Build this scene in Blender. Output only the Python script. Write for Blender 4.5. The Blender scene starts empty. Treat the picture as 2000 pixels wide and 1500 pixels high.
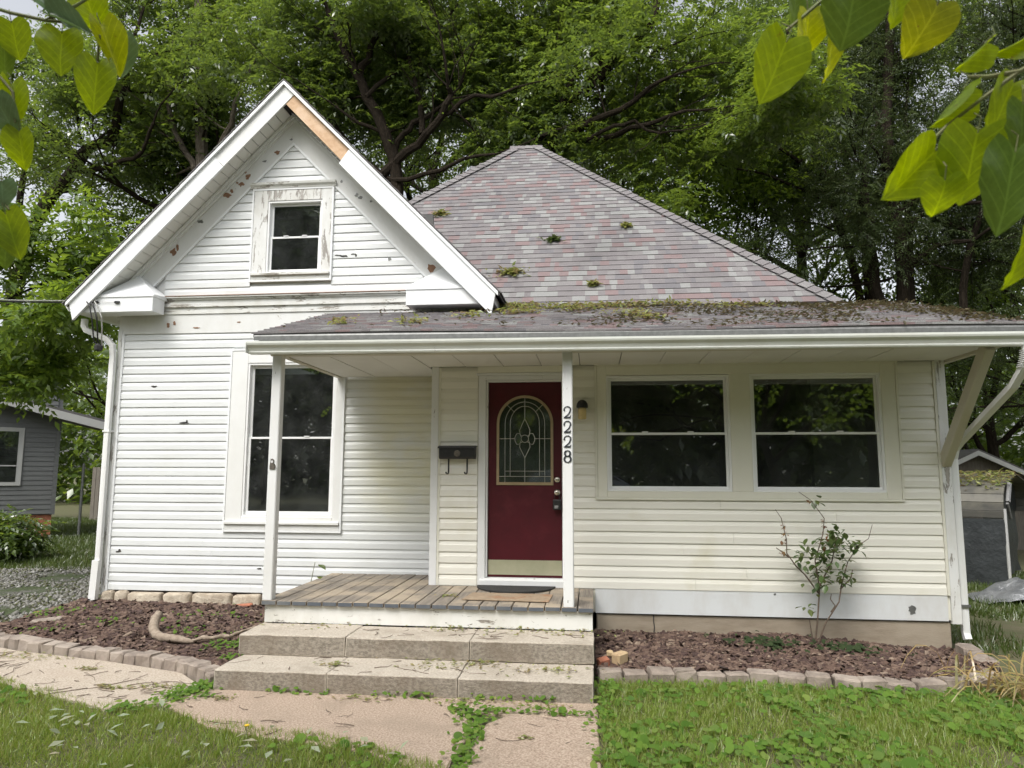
import bpy, bmesh, math, random
import numpy as np
from mathutils import Vector, Matrix, noise

random.seed(11)
RNG = np.random.default_rng(11)
SC = bpy.context.scene
COL = SC.collection
R = math.radians

# ------------------------------------------------------------------ camera
cam_data = bpy.data.cameras.new('camera')
cam = bpy.data.objects.new('camera', cam_data)
COL.objects.link(cam)
_y, _p, _r = 0.1108, 0.1218, 0.003          # yaw to the left, pitch up, roll
CAM = Vector((0, 0, 1.6835))


def _cam_vec(xr, d, up):
    yr = math.cos(_p) * d - math.sin(_p) * up
    z = math.sin(_p) * d + math.cos(_p) * up
    return Vector((math.cos(_y) * xr - math.sin(_y) * yr, math.sin(_y) * xr + math.cos(_y) * yr, z))


_rt = _cam_vec(math.cos(_r), 0, math.sin(_r))
_up = _cam_vec(-math.sin(_r), 0, math.cos(_r))
_fw = _cam_vec(0, 1, 0)
cam.matrix_world = Matrix(((_rt.x, _up.x, -_fw.x, CAM.x), (_rt.y, _up.y, -_fw.y, CAM.y), (_rt.z, _up.z, -_fw.z, CAM.z), (0, 0, 0, 1)))
cam_data.sensor_width = 36
cam_data.lens = 25.2
cam_data.clip_start = 0.05
cam_data.clip_end = 600
cam_data.dof.use_dof = True
cam_data.dof.focus_distance = 8.0
cam_data.dof.aperture_fstop = 6.3
SC.camera = cam

# ------------------------------------------------------------------ world, sun, exposure
SUN_ELEV, SUN_AZ = R(54), R(205)            # azimuth clockwise from +Y: behind the camera, a little to the left
world = bpy.data.worlds.new('World')
SC.world = world
world.use_nodes = True
wn, wl = world.node_tree.nodes, world.node_tree.links
sky = wn.new('ShaderNodeTexSky')
sky.sky_type = 'NISHITA'
sky.sun_disc = False
sky.sun_elevation = SUN_ELEV
sky.sun_rotation = SUN_AZ
sky.air_density = 1.0
sky.dust_density = 4.0
veil = wn.new('ShaderNodeHueSaturation')    # thin overcast: the blue is veiled
veil.inputs['Saturation'].default_value = 0.22
veil.inputs['Value'].default_value = 1.15
wl.new(sky.outputs[0], veil.inputs['Color'])
bg = wn['Background']
wl.new(veil.outputs[0], bg.inputs[0])
bg.inputs[1].default_value = 0.13
sun_data = bpy.data.lights.new('sun', 'SUN')
sun_data.energy = 1.5
sun_data.angle = R(28)
sun_data.color = (1.0, 0.96, 0.9)
sun = bpy.data.objects.new('sun', sun_data)
COL.objects.link(sun)
sun.location = (-6, -10, 20)
sd = Vector((math.sin(SUN_AZ) * math.cos(SUN_ELEV), math.cos(SUN_AZ) * math.cos(SUN_ELEV), math.sin(SUN_ELEV)))
sun.rotation_euler = (-sd).to_track_quat('-Z', 'Y').to_euler()
SC.view_settings.view_transform = 'Standard'
SC.view_settings.look = 'None'
SC.view_settings.gamma = 1
SC.view_settings.exposure = 0.78
SC.view_settings.use_curve_mapping = False
try:
    SC.cycles.max_bounces = 8
    SC.cycles.transparent_max_bounces = 12
    SC.cycles.use_denoising = True
except Exception:
    pass


# ------------------------------------------------------------------ materials
def newmat(name):
    m = bpy.data.materials.new(name)
    m.use_nodes = True
    nt = m.node_tree
    return m, nt, nt.nodes, nt.links, nt.nodes['Principled BSDF']


def ramp(nodes, links, src, stops, interp='LINEAR'):
    r = nodes.new('ShaderNodeValToRGB')
    e = r.color_ramp.elements
    r.color_ramp.interpolation = interp
    while len(e) < len(stops):
        e.new(0.5)
    for el, (p, c) in zip(e, stops):
        el.position = p
        el.color = (*c, 1) if len(c) == 3 else c
    links.new(src, r.inputs[0])
    return r


def noisetex(nodes, links, scale, detail=4, rough=.55, stretch=None, distort=0):
    g = nodes.new('ShaderNodeNewGeometry')
    src = g.outputs['Position']
    if stretch:
        mp = nodes.new('ShaderNodeMapping')
        mp.inputs['Scale'].default_value = stretch
        links.new(src, mp.inputs[0])
        src = mp.outputs[0]
    n = nodes.new('ShaderNodeTexNoise')
    n.inputs['Scale'].default_value = scale
    n.inputs['Detail'].default_value = detail
    n.inputs['Roughness'].default_value = rough
    n.inputs['Distortion'].default_value = distort
    links.new(src, n.inputs['Vector'])
    return n.outputs['Fac']


def mixcol(nodes, links, fac, a, b):
    m = nodes.new('ShaderNodeMix')
    m.data_type = 'RGBA'
    for s, v in ((0, fac), (6, a), (7, b)):
        if hasattr(v, 'links') or hasattr(v, 'is_linked'):
            links.new(v, m.inputs[s])
        elif s == 0:
            m.inputs[0].default_value = v
        else:
            m.inputs[s].default_value = (*v, 1)
    return m.outputs[2]


def bump(nodes, links, bsdf, src, strength, dist=.01):
    b = nodes.new('ShaderNodeBump')
    b.inputs['Strength'].default_value = strength
    b.inputs['Distance'].default_value = dist
    links.new(src, b.inputs['Height'])
    links.new(b.outputs[0], bsdf.inputs['Normal'])


def surf(name, c1, c2=None, scale=6, rough=.6, bumpk=.0, bscale=60, stretch=None, metal=0, lo=.35, hi=.65, spec=.5, bdist=.01, c3=None, s3=1.3, f3=(.5, .62)):
    """two-tone noisy surface, optional third tone in large patches, optional bump"""
    m, nt, N, L, b = newmat(name)
    b.inputs['Roughness'].default_value = rough
    b.inputs['Metallic'].default_value = metal
    b.inputs['Specular IOR Level'].default_value = spec
    if c2 is None:
        c2 = tuple(x * .88 for x in c1)
    f = noisetex(N, L, scale, 6, .6, stretch)
    r = ramp(N, L, f, [(lo, c1), (hi, c2)])
    out = r.outputs[0]
    if c3:
        f2 = noisetex(N, L, s3, 5, .6)
        k = ramp(N, L, f2, [(f3[0], (0, 0, 0)), (f3[1], (1, 1, 1))])
        out = mixcol(N, L, k.outputs[0], out, c3)
    L.new(out, b.inputs['Base Color'])
    if bumpk:
        bump(N, L, b, noisetex(N, L, bscale, 5, .65, stretch), bumpk, bdist)
    return m


def paint(name, base, under=(.32, .27, .22), peel=.0, pscale=9, stretch=(1, 1, .35), rough=.5, dirt=.1, dirtcol=(.45, .43, .36), bumpk=.15):
    """paint with grime and flaked places that bare the wood"""
    m, nt, N, L, b = newmat(name)
    b.inputs['Roughness'].default_value = rough
    d = noisetex(N, L, 2.2, 8, .7, (1, 1, .5))
    k = ramp(N, L, d, [(.42, (0, 0, 0)), (.75, (dirt * 2,) * 3)])
    out = mixcol(N, L, k.outputs[0], base, dirtcol)
    if peel:
        f = noisetex(N, L, pscale, 8, .72, stretch, .4)
        t = .72 - peel * .3
        pk = ramp(N, L, f, [(t, (0, 0, 0)), (t + .012, (1, 1, 1))])
        w = noisetex(N, L, 40, 4, .6, (1, 1, .1))
        wr = ramp(N, L, w, [(.3, under), (.7, tuple(x * .55 for x in under))])
        out = mixcol(N, L, pk.outputs[0], out, wr.outputs[0])
        inv = ramp(N, L, f, [(t, (1, 1, 1)), (t + .012, (0, 0, 0))])
        bump(N, L, b, inv.outputs[0], bumpk * 2, .004)
    L.new(out, b.inputs['Base Color'])
    return m


def glass_mat(name, tint=(.5, .54, .52), rough=.005, ior=1.5):
    m, nt, N, L, b = newmat(name)
    N.remove(b)
    tr = N.new('ShaderNodeBsdfTransparent')
    tr.inputs[0].default_value = (*tint, 1)
    gl = N.new('ShaderNodeBsdfGlossy')
    gl.inputs['Roughness'].default_value = rough
    gl.inputs['Color'].default_value = (.95, .97, .97, 1)
    fr = N.new('ShaderNodeFresnel')
    fr.inputs[0].default_value = ior
    wv = noisetex(N, L, 1.6, 2, .5)
    bp = N.new('ShaderNodeBump')
    bp.inputs['Strength'].default_value = .05
    bp.inputs['Distance'].default_value = .02
    L.new(wv, bp.inputs['Height'])
    L.new(bp.outputs[0], gl.inputs['Normal'])
    mul = N.new('ShaderNodeMath')
    mul.operation = 'MULTIPLY'
    mul.inputs[1].default_value = 3.6
    L.new(fr.outputs[0], mul.inputs[0])
    mx = N.new('ShaderNodeMixShader')
    L.new(mul.outputs[0], mx.inputs[0])
    L.new(tr.outputs[0], mx.inputs[1])
    L.new(gl.outputs[0], mx.inputs[2])
    dust = N.new('ShaderNodeBsdfDiffuse')          # thin film of dust on the pane
    dust.inputs[0].default_value = (.5, .53, .52, 1)
    dk = ramp(N, L, noisetex(N, L, 3.5, 5, .65), [(.35, (.012, .012, .012)), (.75, (.065, .065, .065))])
    m2 = N.new('ShaderNodeMixShader')
    L.new(dk.outputs[0], m2.inputs[0])
    L.new(mx.outputs[0], m2.inputs[1])
    L.new(dust.outputs[0], m2.inputs[2])
    L.new(m2.outputs[0], N['Material Output'].inputs[0])
    return m


def leaf_mat(name, cols, trans=.45, rough=.5, tval=1.7, gloss=.06, veins=False):
    """leaf: diffuse + translucent + a little sheen; colour differs from leaf to leaf"""
    m, nt, N, L, b = newmat(name)
    N.remove(b)
    g = N.new('ShaderNodeNewGeometry')
    n = len(cols)
    r = ramp(N, L, g.outputs['Random Per Island'], [(i / max(1, n - 1), c) for i, c in enumerate(cols)])
    col = r.outputs[0]
    if veins:
        uv = N.new('ShaderNodeUVMap')          # midrib and side veins in leaf coordinates
        sp = N.new('ShaderNodeSeparateXYZ')
        L.new(uv.outputs[0], sp.inputs[0])

        def mth(op, a, b=None, c=None):
            q = N.new('ShaderNodeMath')
            q.operation = op
            for i_, v_ in enumerate((a, b, c)):
                if v_ is None:
                    continue
                if isinstance(v_, (int, float)):
                    q.inputs[i_].default_value = v_
                else:
                    L.new(v_, q.inputs[i_])
            return q.outputs[0]
        ax = mth('ABSOLUTE', sp.outputs[0])
        ph = mth('FRACT', mth('MULTIPLY', mth('ADD', sp.outputs[1], mth('MULTIPLY', mth('POWER', ax, .8), -.75)), 5.5))
        side = mth('LESS_THAN', mth('ABSOLUTE', mth('SUBTRACT', ph, .5)), .045)
        mid_ = mth('LESS_THAN', ax, .016)
        vv = mth('MAXIMUM', side, mid_)
        f = noisetex(N, L, 90, 4, .65)
        k0 = ramp(N, L, f, [(.35, (1, 1, 1)), (.7, (.7, .74, .6))])
        k = ramp(N, L, vv, [(0, (.86, .86, .82)), (1, (1.0, 1.0, 1.0))])
        mm0 = N.new('ShaderNodeMix')
        mm0.data_type = 'RGBA'
        mm0.blend_type = 'MULTIPLY'
        mm0.inputs[0].default_value = 1
        L.new(k0.outputs[0], mm0.inputs[6])
        L.new(k.outputs[0], mm0.inputs[7])
        k = mixcol(N, L, mth('MULTIPLY', vv, .55), mm0.outputs[2], (1.35, 1.3, 1.5))
        mm = N.new('ShaderNodeMix')
        mm.data_type = 'RGBA'
        mm.blend_type = 'MULTIPLY'
        mm.inputs[0].default_value = 1
        L.new(col, mm.inputs[6])
        L.new(k, mm.inputs[7])
        sp_ = ramp(N, L, noisetex(N, L, 38, 5, .7), [(.66, (0, 0, 0)), (.70, (.8, .8, .8))])     # blemishes
        col = mixcol(N, L, sp_.outputs[0], mm.outputs[2], (.13, .08, .02))
    df = N.new('ShaderNodeBsdfDiffuse')
    L.new(col, df.inputs[0])
    tl = N.new('ShaderNodeBsdfTranslucent')
    h = N.new('ShaderNodeHueSaturation')
    h.inputs['Hue'].default_value = .475
    h.inputs['Saturation'].default_value = 1.1
    h.inputs['Value'].default_value = tval
    L.new(col, h.inputs['Color'])
    L.new(h.outputs[0], tl.inputs[0])
    mx = N.new('ShaderNodeMixShader')
    mx.inputs[0].default_value = trans
    L.new(df.outputs[0], mx.inputs[1])
    L.new(tl.outputs[0], mx.inputs[2])
    gl = N.new('ShaderNodeBsdfGlossy')
    gl.inputs['Roughness'].default_value = .33
    m2 = N.new('ShaderNodeMixShader')
    m2.inputs[0].default_value = gloss
    L.new(mx.outputs[0], m2.inputs[1])
    L.new(gl.outputs[0], m2.inputs[2])
    L.new(m2.outputs[0], N['Material Output'].inputs[0])
    return m


M = {}
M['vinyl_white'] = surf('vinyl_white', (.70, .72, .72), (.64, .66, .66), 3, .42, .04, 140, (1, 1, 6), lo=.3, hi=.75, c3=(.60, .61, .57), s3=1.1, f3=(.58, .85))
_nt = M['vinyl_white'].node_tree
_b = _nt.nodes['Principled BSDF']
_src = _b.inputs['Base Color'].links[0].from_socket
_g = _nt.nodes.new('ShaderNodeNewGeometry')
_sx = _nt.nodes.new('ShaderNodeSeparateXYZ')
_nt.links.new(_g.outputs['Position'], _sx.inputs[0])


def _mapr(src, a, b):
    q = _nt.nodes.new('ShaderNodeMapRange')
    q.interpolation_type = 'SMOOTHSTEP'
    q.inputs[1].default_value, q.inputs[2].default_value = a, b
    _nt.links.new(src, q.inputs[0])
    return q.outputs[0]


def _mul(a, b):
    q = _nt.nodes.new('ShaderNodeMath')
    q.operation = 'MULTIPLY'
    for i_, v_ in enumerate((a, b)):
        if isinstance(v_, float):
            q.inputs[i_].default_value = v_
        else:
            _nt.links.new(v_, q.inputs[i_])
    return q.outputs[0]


# yellower tint mixed in over the stretch beside the porch room
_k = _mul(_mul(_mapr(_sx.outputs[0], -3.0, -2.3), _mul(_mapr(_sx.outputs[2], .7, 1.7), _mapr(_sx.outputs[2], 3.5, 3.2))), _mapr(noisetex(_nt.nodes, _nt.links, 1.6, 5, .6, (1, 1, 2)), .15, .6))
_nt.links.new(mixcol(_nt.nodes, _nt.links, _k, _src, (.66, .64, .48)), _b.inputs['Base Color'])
M['vinyl_cream'] = surf('vinyl_cream', (.77, .757, .685), (.72, .707, .635), 4, .45, .05, 120, (.3, 1, 6), lo=.3, hi=.75, c3=(.62, .59, .46), s3=1.4, f3=(.58, .85))
M['cream_trim'] = paint('cream_trim', (.70, .69, .60), dirt=.12, dirtcol=(.45, .42, .3))
M['white_trim'] = paint('white_trim', (.74, .75, .74), dirt=.14)
M['white_alum'] = paint('white_alum', (.80, .82, .83), dirt=.05, rough=.38)
M['white_sash'] = paint('white_sash', (.78, .79, .79), dirt=.03, rough=.35)
M['peel_light'] = paint('peel_light', (.70, .71, .70), peel=.16, pscale=7, dirt=.18, stretch=(1, 1, 1))
M['peel_heavy'] = paint('peel_heavy', (.70, .71, .70), under=(.40, .375, .34), peel=.57, pscale=13, dirt=.35, stretch=(1, 1, .2))
M['peel_horiz'] = paint('peel_horiz', (.68, .69, .67), under=(.38, .355, .31), peel=.52, pscale=12, dirt=.35, stretch=(.2, 1, 1))
M['post_paint'] = paint('post_paint', (.70, .71, .71), under=(.25, .23, .2), peel=.27, pscale=16, dirt=.12, stretch=(1, 1, .3))
M['rim_paint'] = paint('rim_paint', (.70, .70, .67), under=(.3, .27, .23), peel=.40, pscale=16, dirt=.35, stretch=(.3, 1, 1))
M['soffit'] = paint('soffit', (.70, .70, .66), dirt=.1)
M['ceiling'] = paint('ceiling', (.66, .65, .60), dirt=.12, rough=.7)
M['gutter'] = paint('gutter', (.66, .68, .64), under=(.05, .05, .04), peel=.06, pscale=11, dirt=.2, rough=.4, stretch=(1, 1, 1))
M['beam'] = paint('beam', (.50, .47, .36), under=(.2, .12, .06), peel=.2, pscale=9, dirt=.3, stretch=(.3, 1, 1))
M['raw_wood'] = surf('raw_wood', (.62, .43, .27), (.52, .33, .19), 7, .7, .1, 60, (4, 1, 4), c3=(.66, .48, .33), s3=3)
M['flake'] = surf('flake', (.30, .17, .10), (.20, .11, .07), 30, .85)
M['hole'] = surf('hole', (.03, .03, .03), (.06, .055, .05), 40, .9)
M['red_door'] = surf('red_door', (.072, .004, .010), (.058, .0035, .008), 5, .45, .03, 90, c3=(.095, .012, .018), s3=3.5, f3=(.55, .75), spec=.4)
M['tan_frame'] = surf('tan_frame', (.36, .28, .17), (.31, .24, .14), 12, .4)
M['kick'] = surf('kick', (.44, .43, .30), (.37, .37, .25), 6, .35, metal=.25)
M['lead'] = surf('lead', (.62, .62, .55), (.5, .5, .44), 30, .3, metal=.6)
M['chrome'] = surf('chrome', (.62, .58, .5), (.5, .46, .4), 30, .25, metal=.9)
M['black'] = surf('black', (.012, .012, .013), (.02, .02, .02), 30, .45)
M['black_rubber'] = surf('black_rubber', (.018, .018, .018), (.035, .034, .032), 90, .9, .5, 160)
M['white_mark'] = surf('white_mark', (.6, .6, .6), rough=.5)
M['jar'] = surf('jar', (.62, .48, .22), (.5, .4, .2), 12, .25)
M['number'] = surf('number', (.02, .022, .028), (.035, .037, .045), 40, .4)
M['pewter'] = surf('pewter', (.18, .16, .13), (.1, .09, .08), 60, .5, .3, 90, metal=.5)
M['glass'] = glass_mat('glass', (.72, .76, .74))
M['door_glass'] = glass_mat('door_glass', (.75, .8, .76), .05)
M['room'] = surf('room', (.13, .13, .125), (.09, .09, .09), 1.2, .9)
M['curtain'] = surf('curtain', (.02, .025, .06), (.015, .018, .045), 3, .95)
SHC = [((.205, .192, .194), (.135, .125, .128)), ((.232, .222, .221), (.155, .148, .148)), ((.275, .277, .27), (.19, .192, .187)), ((.23, .172, .170), (.155, .116, .116)), ((.178, .172, .18), (.12, .115, .122))]
M['shingle'] = [surf('shingle_%s' % n, a, b, 130, .95, .5, 260, lo=.38, hi=.62, bdist=.006, c3=tuple(x * .72 for x in b), s3=.9, f3=(.5, .8)) for n, (a, b) in zip(('grey', 'pale', 'silver', 'rose', 'charcoal'), SHC)]
M['roof_base'] = surf('roof_base', (.12, .115, .115), (.08, .078, .078), 90, .95, .4, 200)
M['deck_wood'] = surf('deck_wood', (.245, .212, .172), (.14, .121, .10), 9, .85, .4, 30, (6, .3, 6), c3=(.33, .275, .205), s3=2.4, f3=(.48, .62))
M['deck_edge'] = paint('deck_edge', (.085, .098, .118), under=(.2, .18, .15), peel=.14, pscale=30, dirt=.12, stretch=(1, 1, 1))
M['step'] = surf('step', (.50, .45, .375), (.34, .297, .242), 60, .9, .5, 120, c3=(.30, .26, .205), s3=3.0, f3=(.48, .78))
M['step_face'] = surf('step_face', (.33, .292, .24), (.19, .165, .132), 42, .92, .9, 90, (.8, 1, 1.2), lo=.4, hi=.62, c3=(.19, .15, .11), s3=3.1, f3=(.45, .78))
M['walk'] = surf('walk', (.47, .375, .292), (.25, .18, .13), 75, .92, .7, 130, lo=.40, hi=.63, c3=(.27, .215, .16), s3=2.3, f3=(.50, .80))
M['walk_pale'] = surf('walk_pale', (.50, .435, .355), (.31, .255, .20), 70, .92, .7, 130, lo=.4, hi=.65, c3=(.40, .33, .26), s3=1.8, f3=(.52, .75))
M['edge_stone'] = surf('edge_stone', (.27, .225, .185), (.19, .155, .13), 14, .9, .6, 70, c3=(.33, .28, .235), s3=4, f3=(.45, .6))
M['limestone'] = surf('limestone', (.50, .44, .35), (.34, .28, .21), 8, .9, .8, 22, bdist=.03, c3=(.24, .19, .14), s3=5, f3=(.52, .7))
M['foundation'] = surf('foundation', (.33, .28, .215), (.25, .205, .15), 7, .9, .4, 60, (.5, 1, 2), c3=(.35, .30, .23), s3=1.3, f3=(.45, .65))
M['skirt'] = paint('skirt', (.66, .685, .695), dirt=.24, dirtcol=(.42, .38, .32))
M['soil'] = surf('soil', (.075, .05, .038), (.045, .03, .023), 18, .95, .8, 60, bdist=.03)
M['mulch'] = [surf('mulch_a', (.12, .075, .055), (.07, .043, .033), 60, .9), surf('mulch_b', (.17, .115, .085), (.1, .065, .05), 60, .9), surf('mulch_c', (.075, .043, .036), (.045, .027, .023), 60, .9), surf('mulch_d', (.26, .2, .15), (.18, .13, .095), 60, .9)]
M['earth'] = surf('earth', (.075, .09, .03), (.10, .085, .048), 9, .95, .6, 60, c3=(.12, .10, .06), s3=1.3, f3=(.55, .72))
M['gravel'] = surf('gravel', (.20, .195, .18), (.07, .068, .055), 36, .95, .9, 70, lo=.35, hi=.65, bdist=.03, c3=(.06, .08, .03), s3=1.3, f3=(.40, .52))
M['bark'] = surf('bark', (.042, .033, .024), (.018, .0145, .011), 9, .95, .8, 14, (4, 4, .7), bdist=.05, spec=.08)
M['bark_grey'] = surf('bark_grey', (.20, .17, .14), (.11, .093, .077), 9, .95, .8, 14, (4, 4, .7), bdist=.04, spec=.08)
M['dead_wood'] = surf('dead_wood', (.33, .27, .21), (.2, .155, .115), 12, .9, .5, 30, (2, 2, 2))
M['twig'] = surf('twig', (.14, .10, .07), (.08, .06, .045), 30, .9)
M['green_stem'] = surf('green_stem', (.13, .16, .05), (.1, .09, .04), 20, .7)
M['leaf_deep'] = leaf_mat('leaf_deep', [(.062, .108, .024), (.09, .15, .03), (.118, .18, .034), (.074, .128, .032)], .55, gloss=.13)
M['leaf_mid'] = leaf_mat('leaf_mid', [(.07, .12, .022), (.10, .165, .03), (.13, .20, .036), (.08, .14, .028)], .58, gloss=.12)
M['leaf_lite'] = leaf_mat('leaf_lite', [(.085, .15, .025), (.12, .20, .032), (.15, .235, .04), (.10, .165, .03)], .5)
M['leaf_cedar'] = leaf_mat('leaf_cedar', [(.045, .07, .026), (.062, .092, .034), (.08, .11, .04)], .35, gloss=.03)
M['redbud'] = [leaf_mat('redbud_a', [(.19, .28, .022)] * 2, .62, tval=2.3, veins=True), leaf_mat('redbud_b', [(.27, .33, .022)] * 2, .65, tval=2.3, veins=True), leaf_mat('redbud_c', [(.095, .165, .026)] * 2, .5, tval=2.0, veins=True), leaf_mat('redbud_d', [(.25, .29, .03)] * 2, .6, veins=True), leaf_mat('redbud_e', [(.11, .185, .085)] * 2, .35, gloss=.12, veins=True)]
M['grass'] = leaf_mat('grass', [(.13, .20, .03), (.18, .26, .045), (.22, .30, .06), (.31, .31, .13), (.15, .23, .035), (.21, .29, .06)], .4, gloss=.04)
M['grass_shade'] = leaf_mat('grass_shade', [(.05, .085, .018), (.075, .115, .025), (.09, .125, .03)], .35)  # darker copy of the grass colours, with the shade painted in
M['cover'] = leaf_mat('cover', [(.075, .15, .03), (.11, .20, .038), (.15, .25, .048), (.095, .175, .045), (.20, .27, .07)], .42, gloss=.0)
M['straw'] = leaf_mat('straw', [(.42, .32, .13), (.34, .25, .11), (.30, .28, .09), (.24, .18, .1), (.22, .25, .07)], .35)
M['litter'] = leaf_mat('litter', [(.20, .24, .07), (.28, .30, .11), (.14, .19, .05), (.26, .22, .10), (.18, .15, .08)], .35)
M['litter_dark'] = leaf_mat('litter_dark', [(.075, .07, .03), (.11, .095, .045), (.06, .065, .025), (.09, .065, .035)], .25)
M['rose_leaf'] = leaf_mat('rose_leaf', [(.06, .11, .035), (.085, .14, .04), (.10, .13, .04), (.05, .09, .035)], .35)
M['rose_red'] = leaf_mat('rose_red', [(.2, .09, .035), (.16, .07, .035), (.2, .15, .05)], .35)
M['dark_weed'] = leaf_mat('dark_weed', [(.04, .06, .03), (.055, .078, .036), (.04, .055, .03)], .3, gloss=.0)
M['brick'] = surf('brick', (.36, .14, .08), (.26, .10, .06), 12, .9, .4, 60)
M['brick_pale'] = surf('brick_pale', (.50, .38, .22), (.42, .3, .18), 10, .9, .4, 60)
M['grey_siding'] = surf('grey_siding', (.125, .13, .13), (.10, .105, .105), 3, .5, .04, 60, (.4, 1, 5))
M['grey_trim'] = paint('grey_trim', (.38, .385, .38), dirt=.15)
M['metal_post'] = surf('metal_post', (.22, .225, .22), (.16, .165, .16), 20, .5, metal=.6)
M['wire'] = surf('wire', (.20, .20, .19), (.14, .14, .135), 20, .5, metal=.6)
M['old_fence'] = surf('old_fence', (.20, .18, .15), (.13, .115, .095), 8, .9, .4, 20, (4, 4, .5))
M['carport_metal'] = surf('carport_metal', (.07, .068, .058), (.045, .044, .038), 4, .55, .2, 30, (.5, .5, 4), c3=(.10, .095, .075), s3=1.6)
M['black_tarp'] = surf('black_tarp', (.035, .04, .043), (.02, .023, .025), 3, .42, .5, 8, bdist=.04)
M['silver_tarp'] = surf('silver_tarp', (.42, .43, .44), (.22, .23, .24), 5, .28, .8, 9, metal=.55, bdist=.05)
M['cable'] = surf('cable', (.02, .02, .022), (.035, .035, .035), 20, .6)
M['cable_grey'] = surf('cable_grey', (.42, .42, .40), (.32, .32, .3), 20, .6)
M['dandelion'] = surf('dandelion', (.75, .5, .02), (.65, .4, .02), 60, .8)
M['plastic_sheet'] = surf('plastic_sheet', (.2, .2, .2), (.12, .12, .12), 20, .4)


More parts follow.
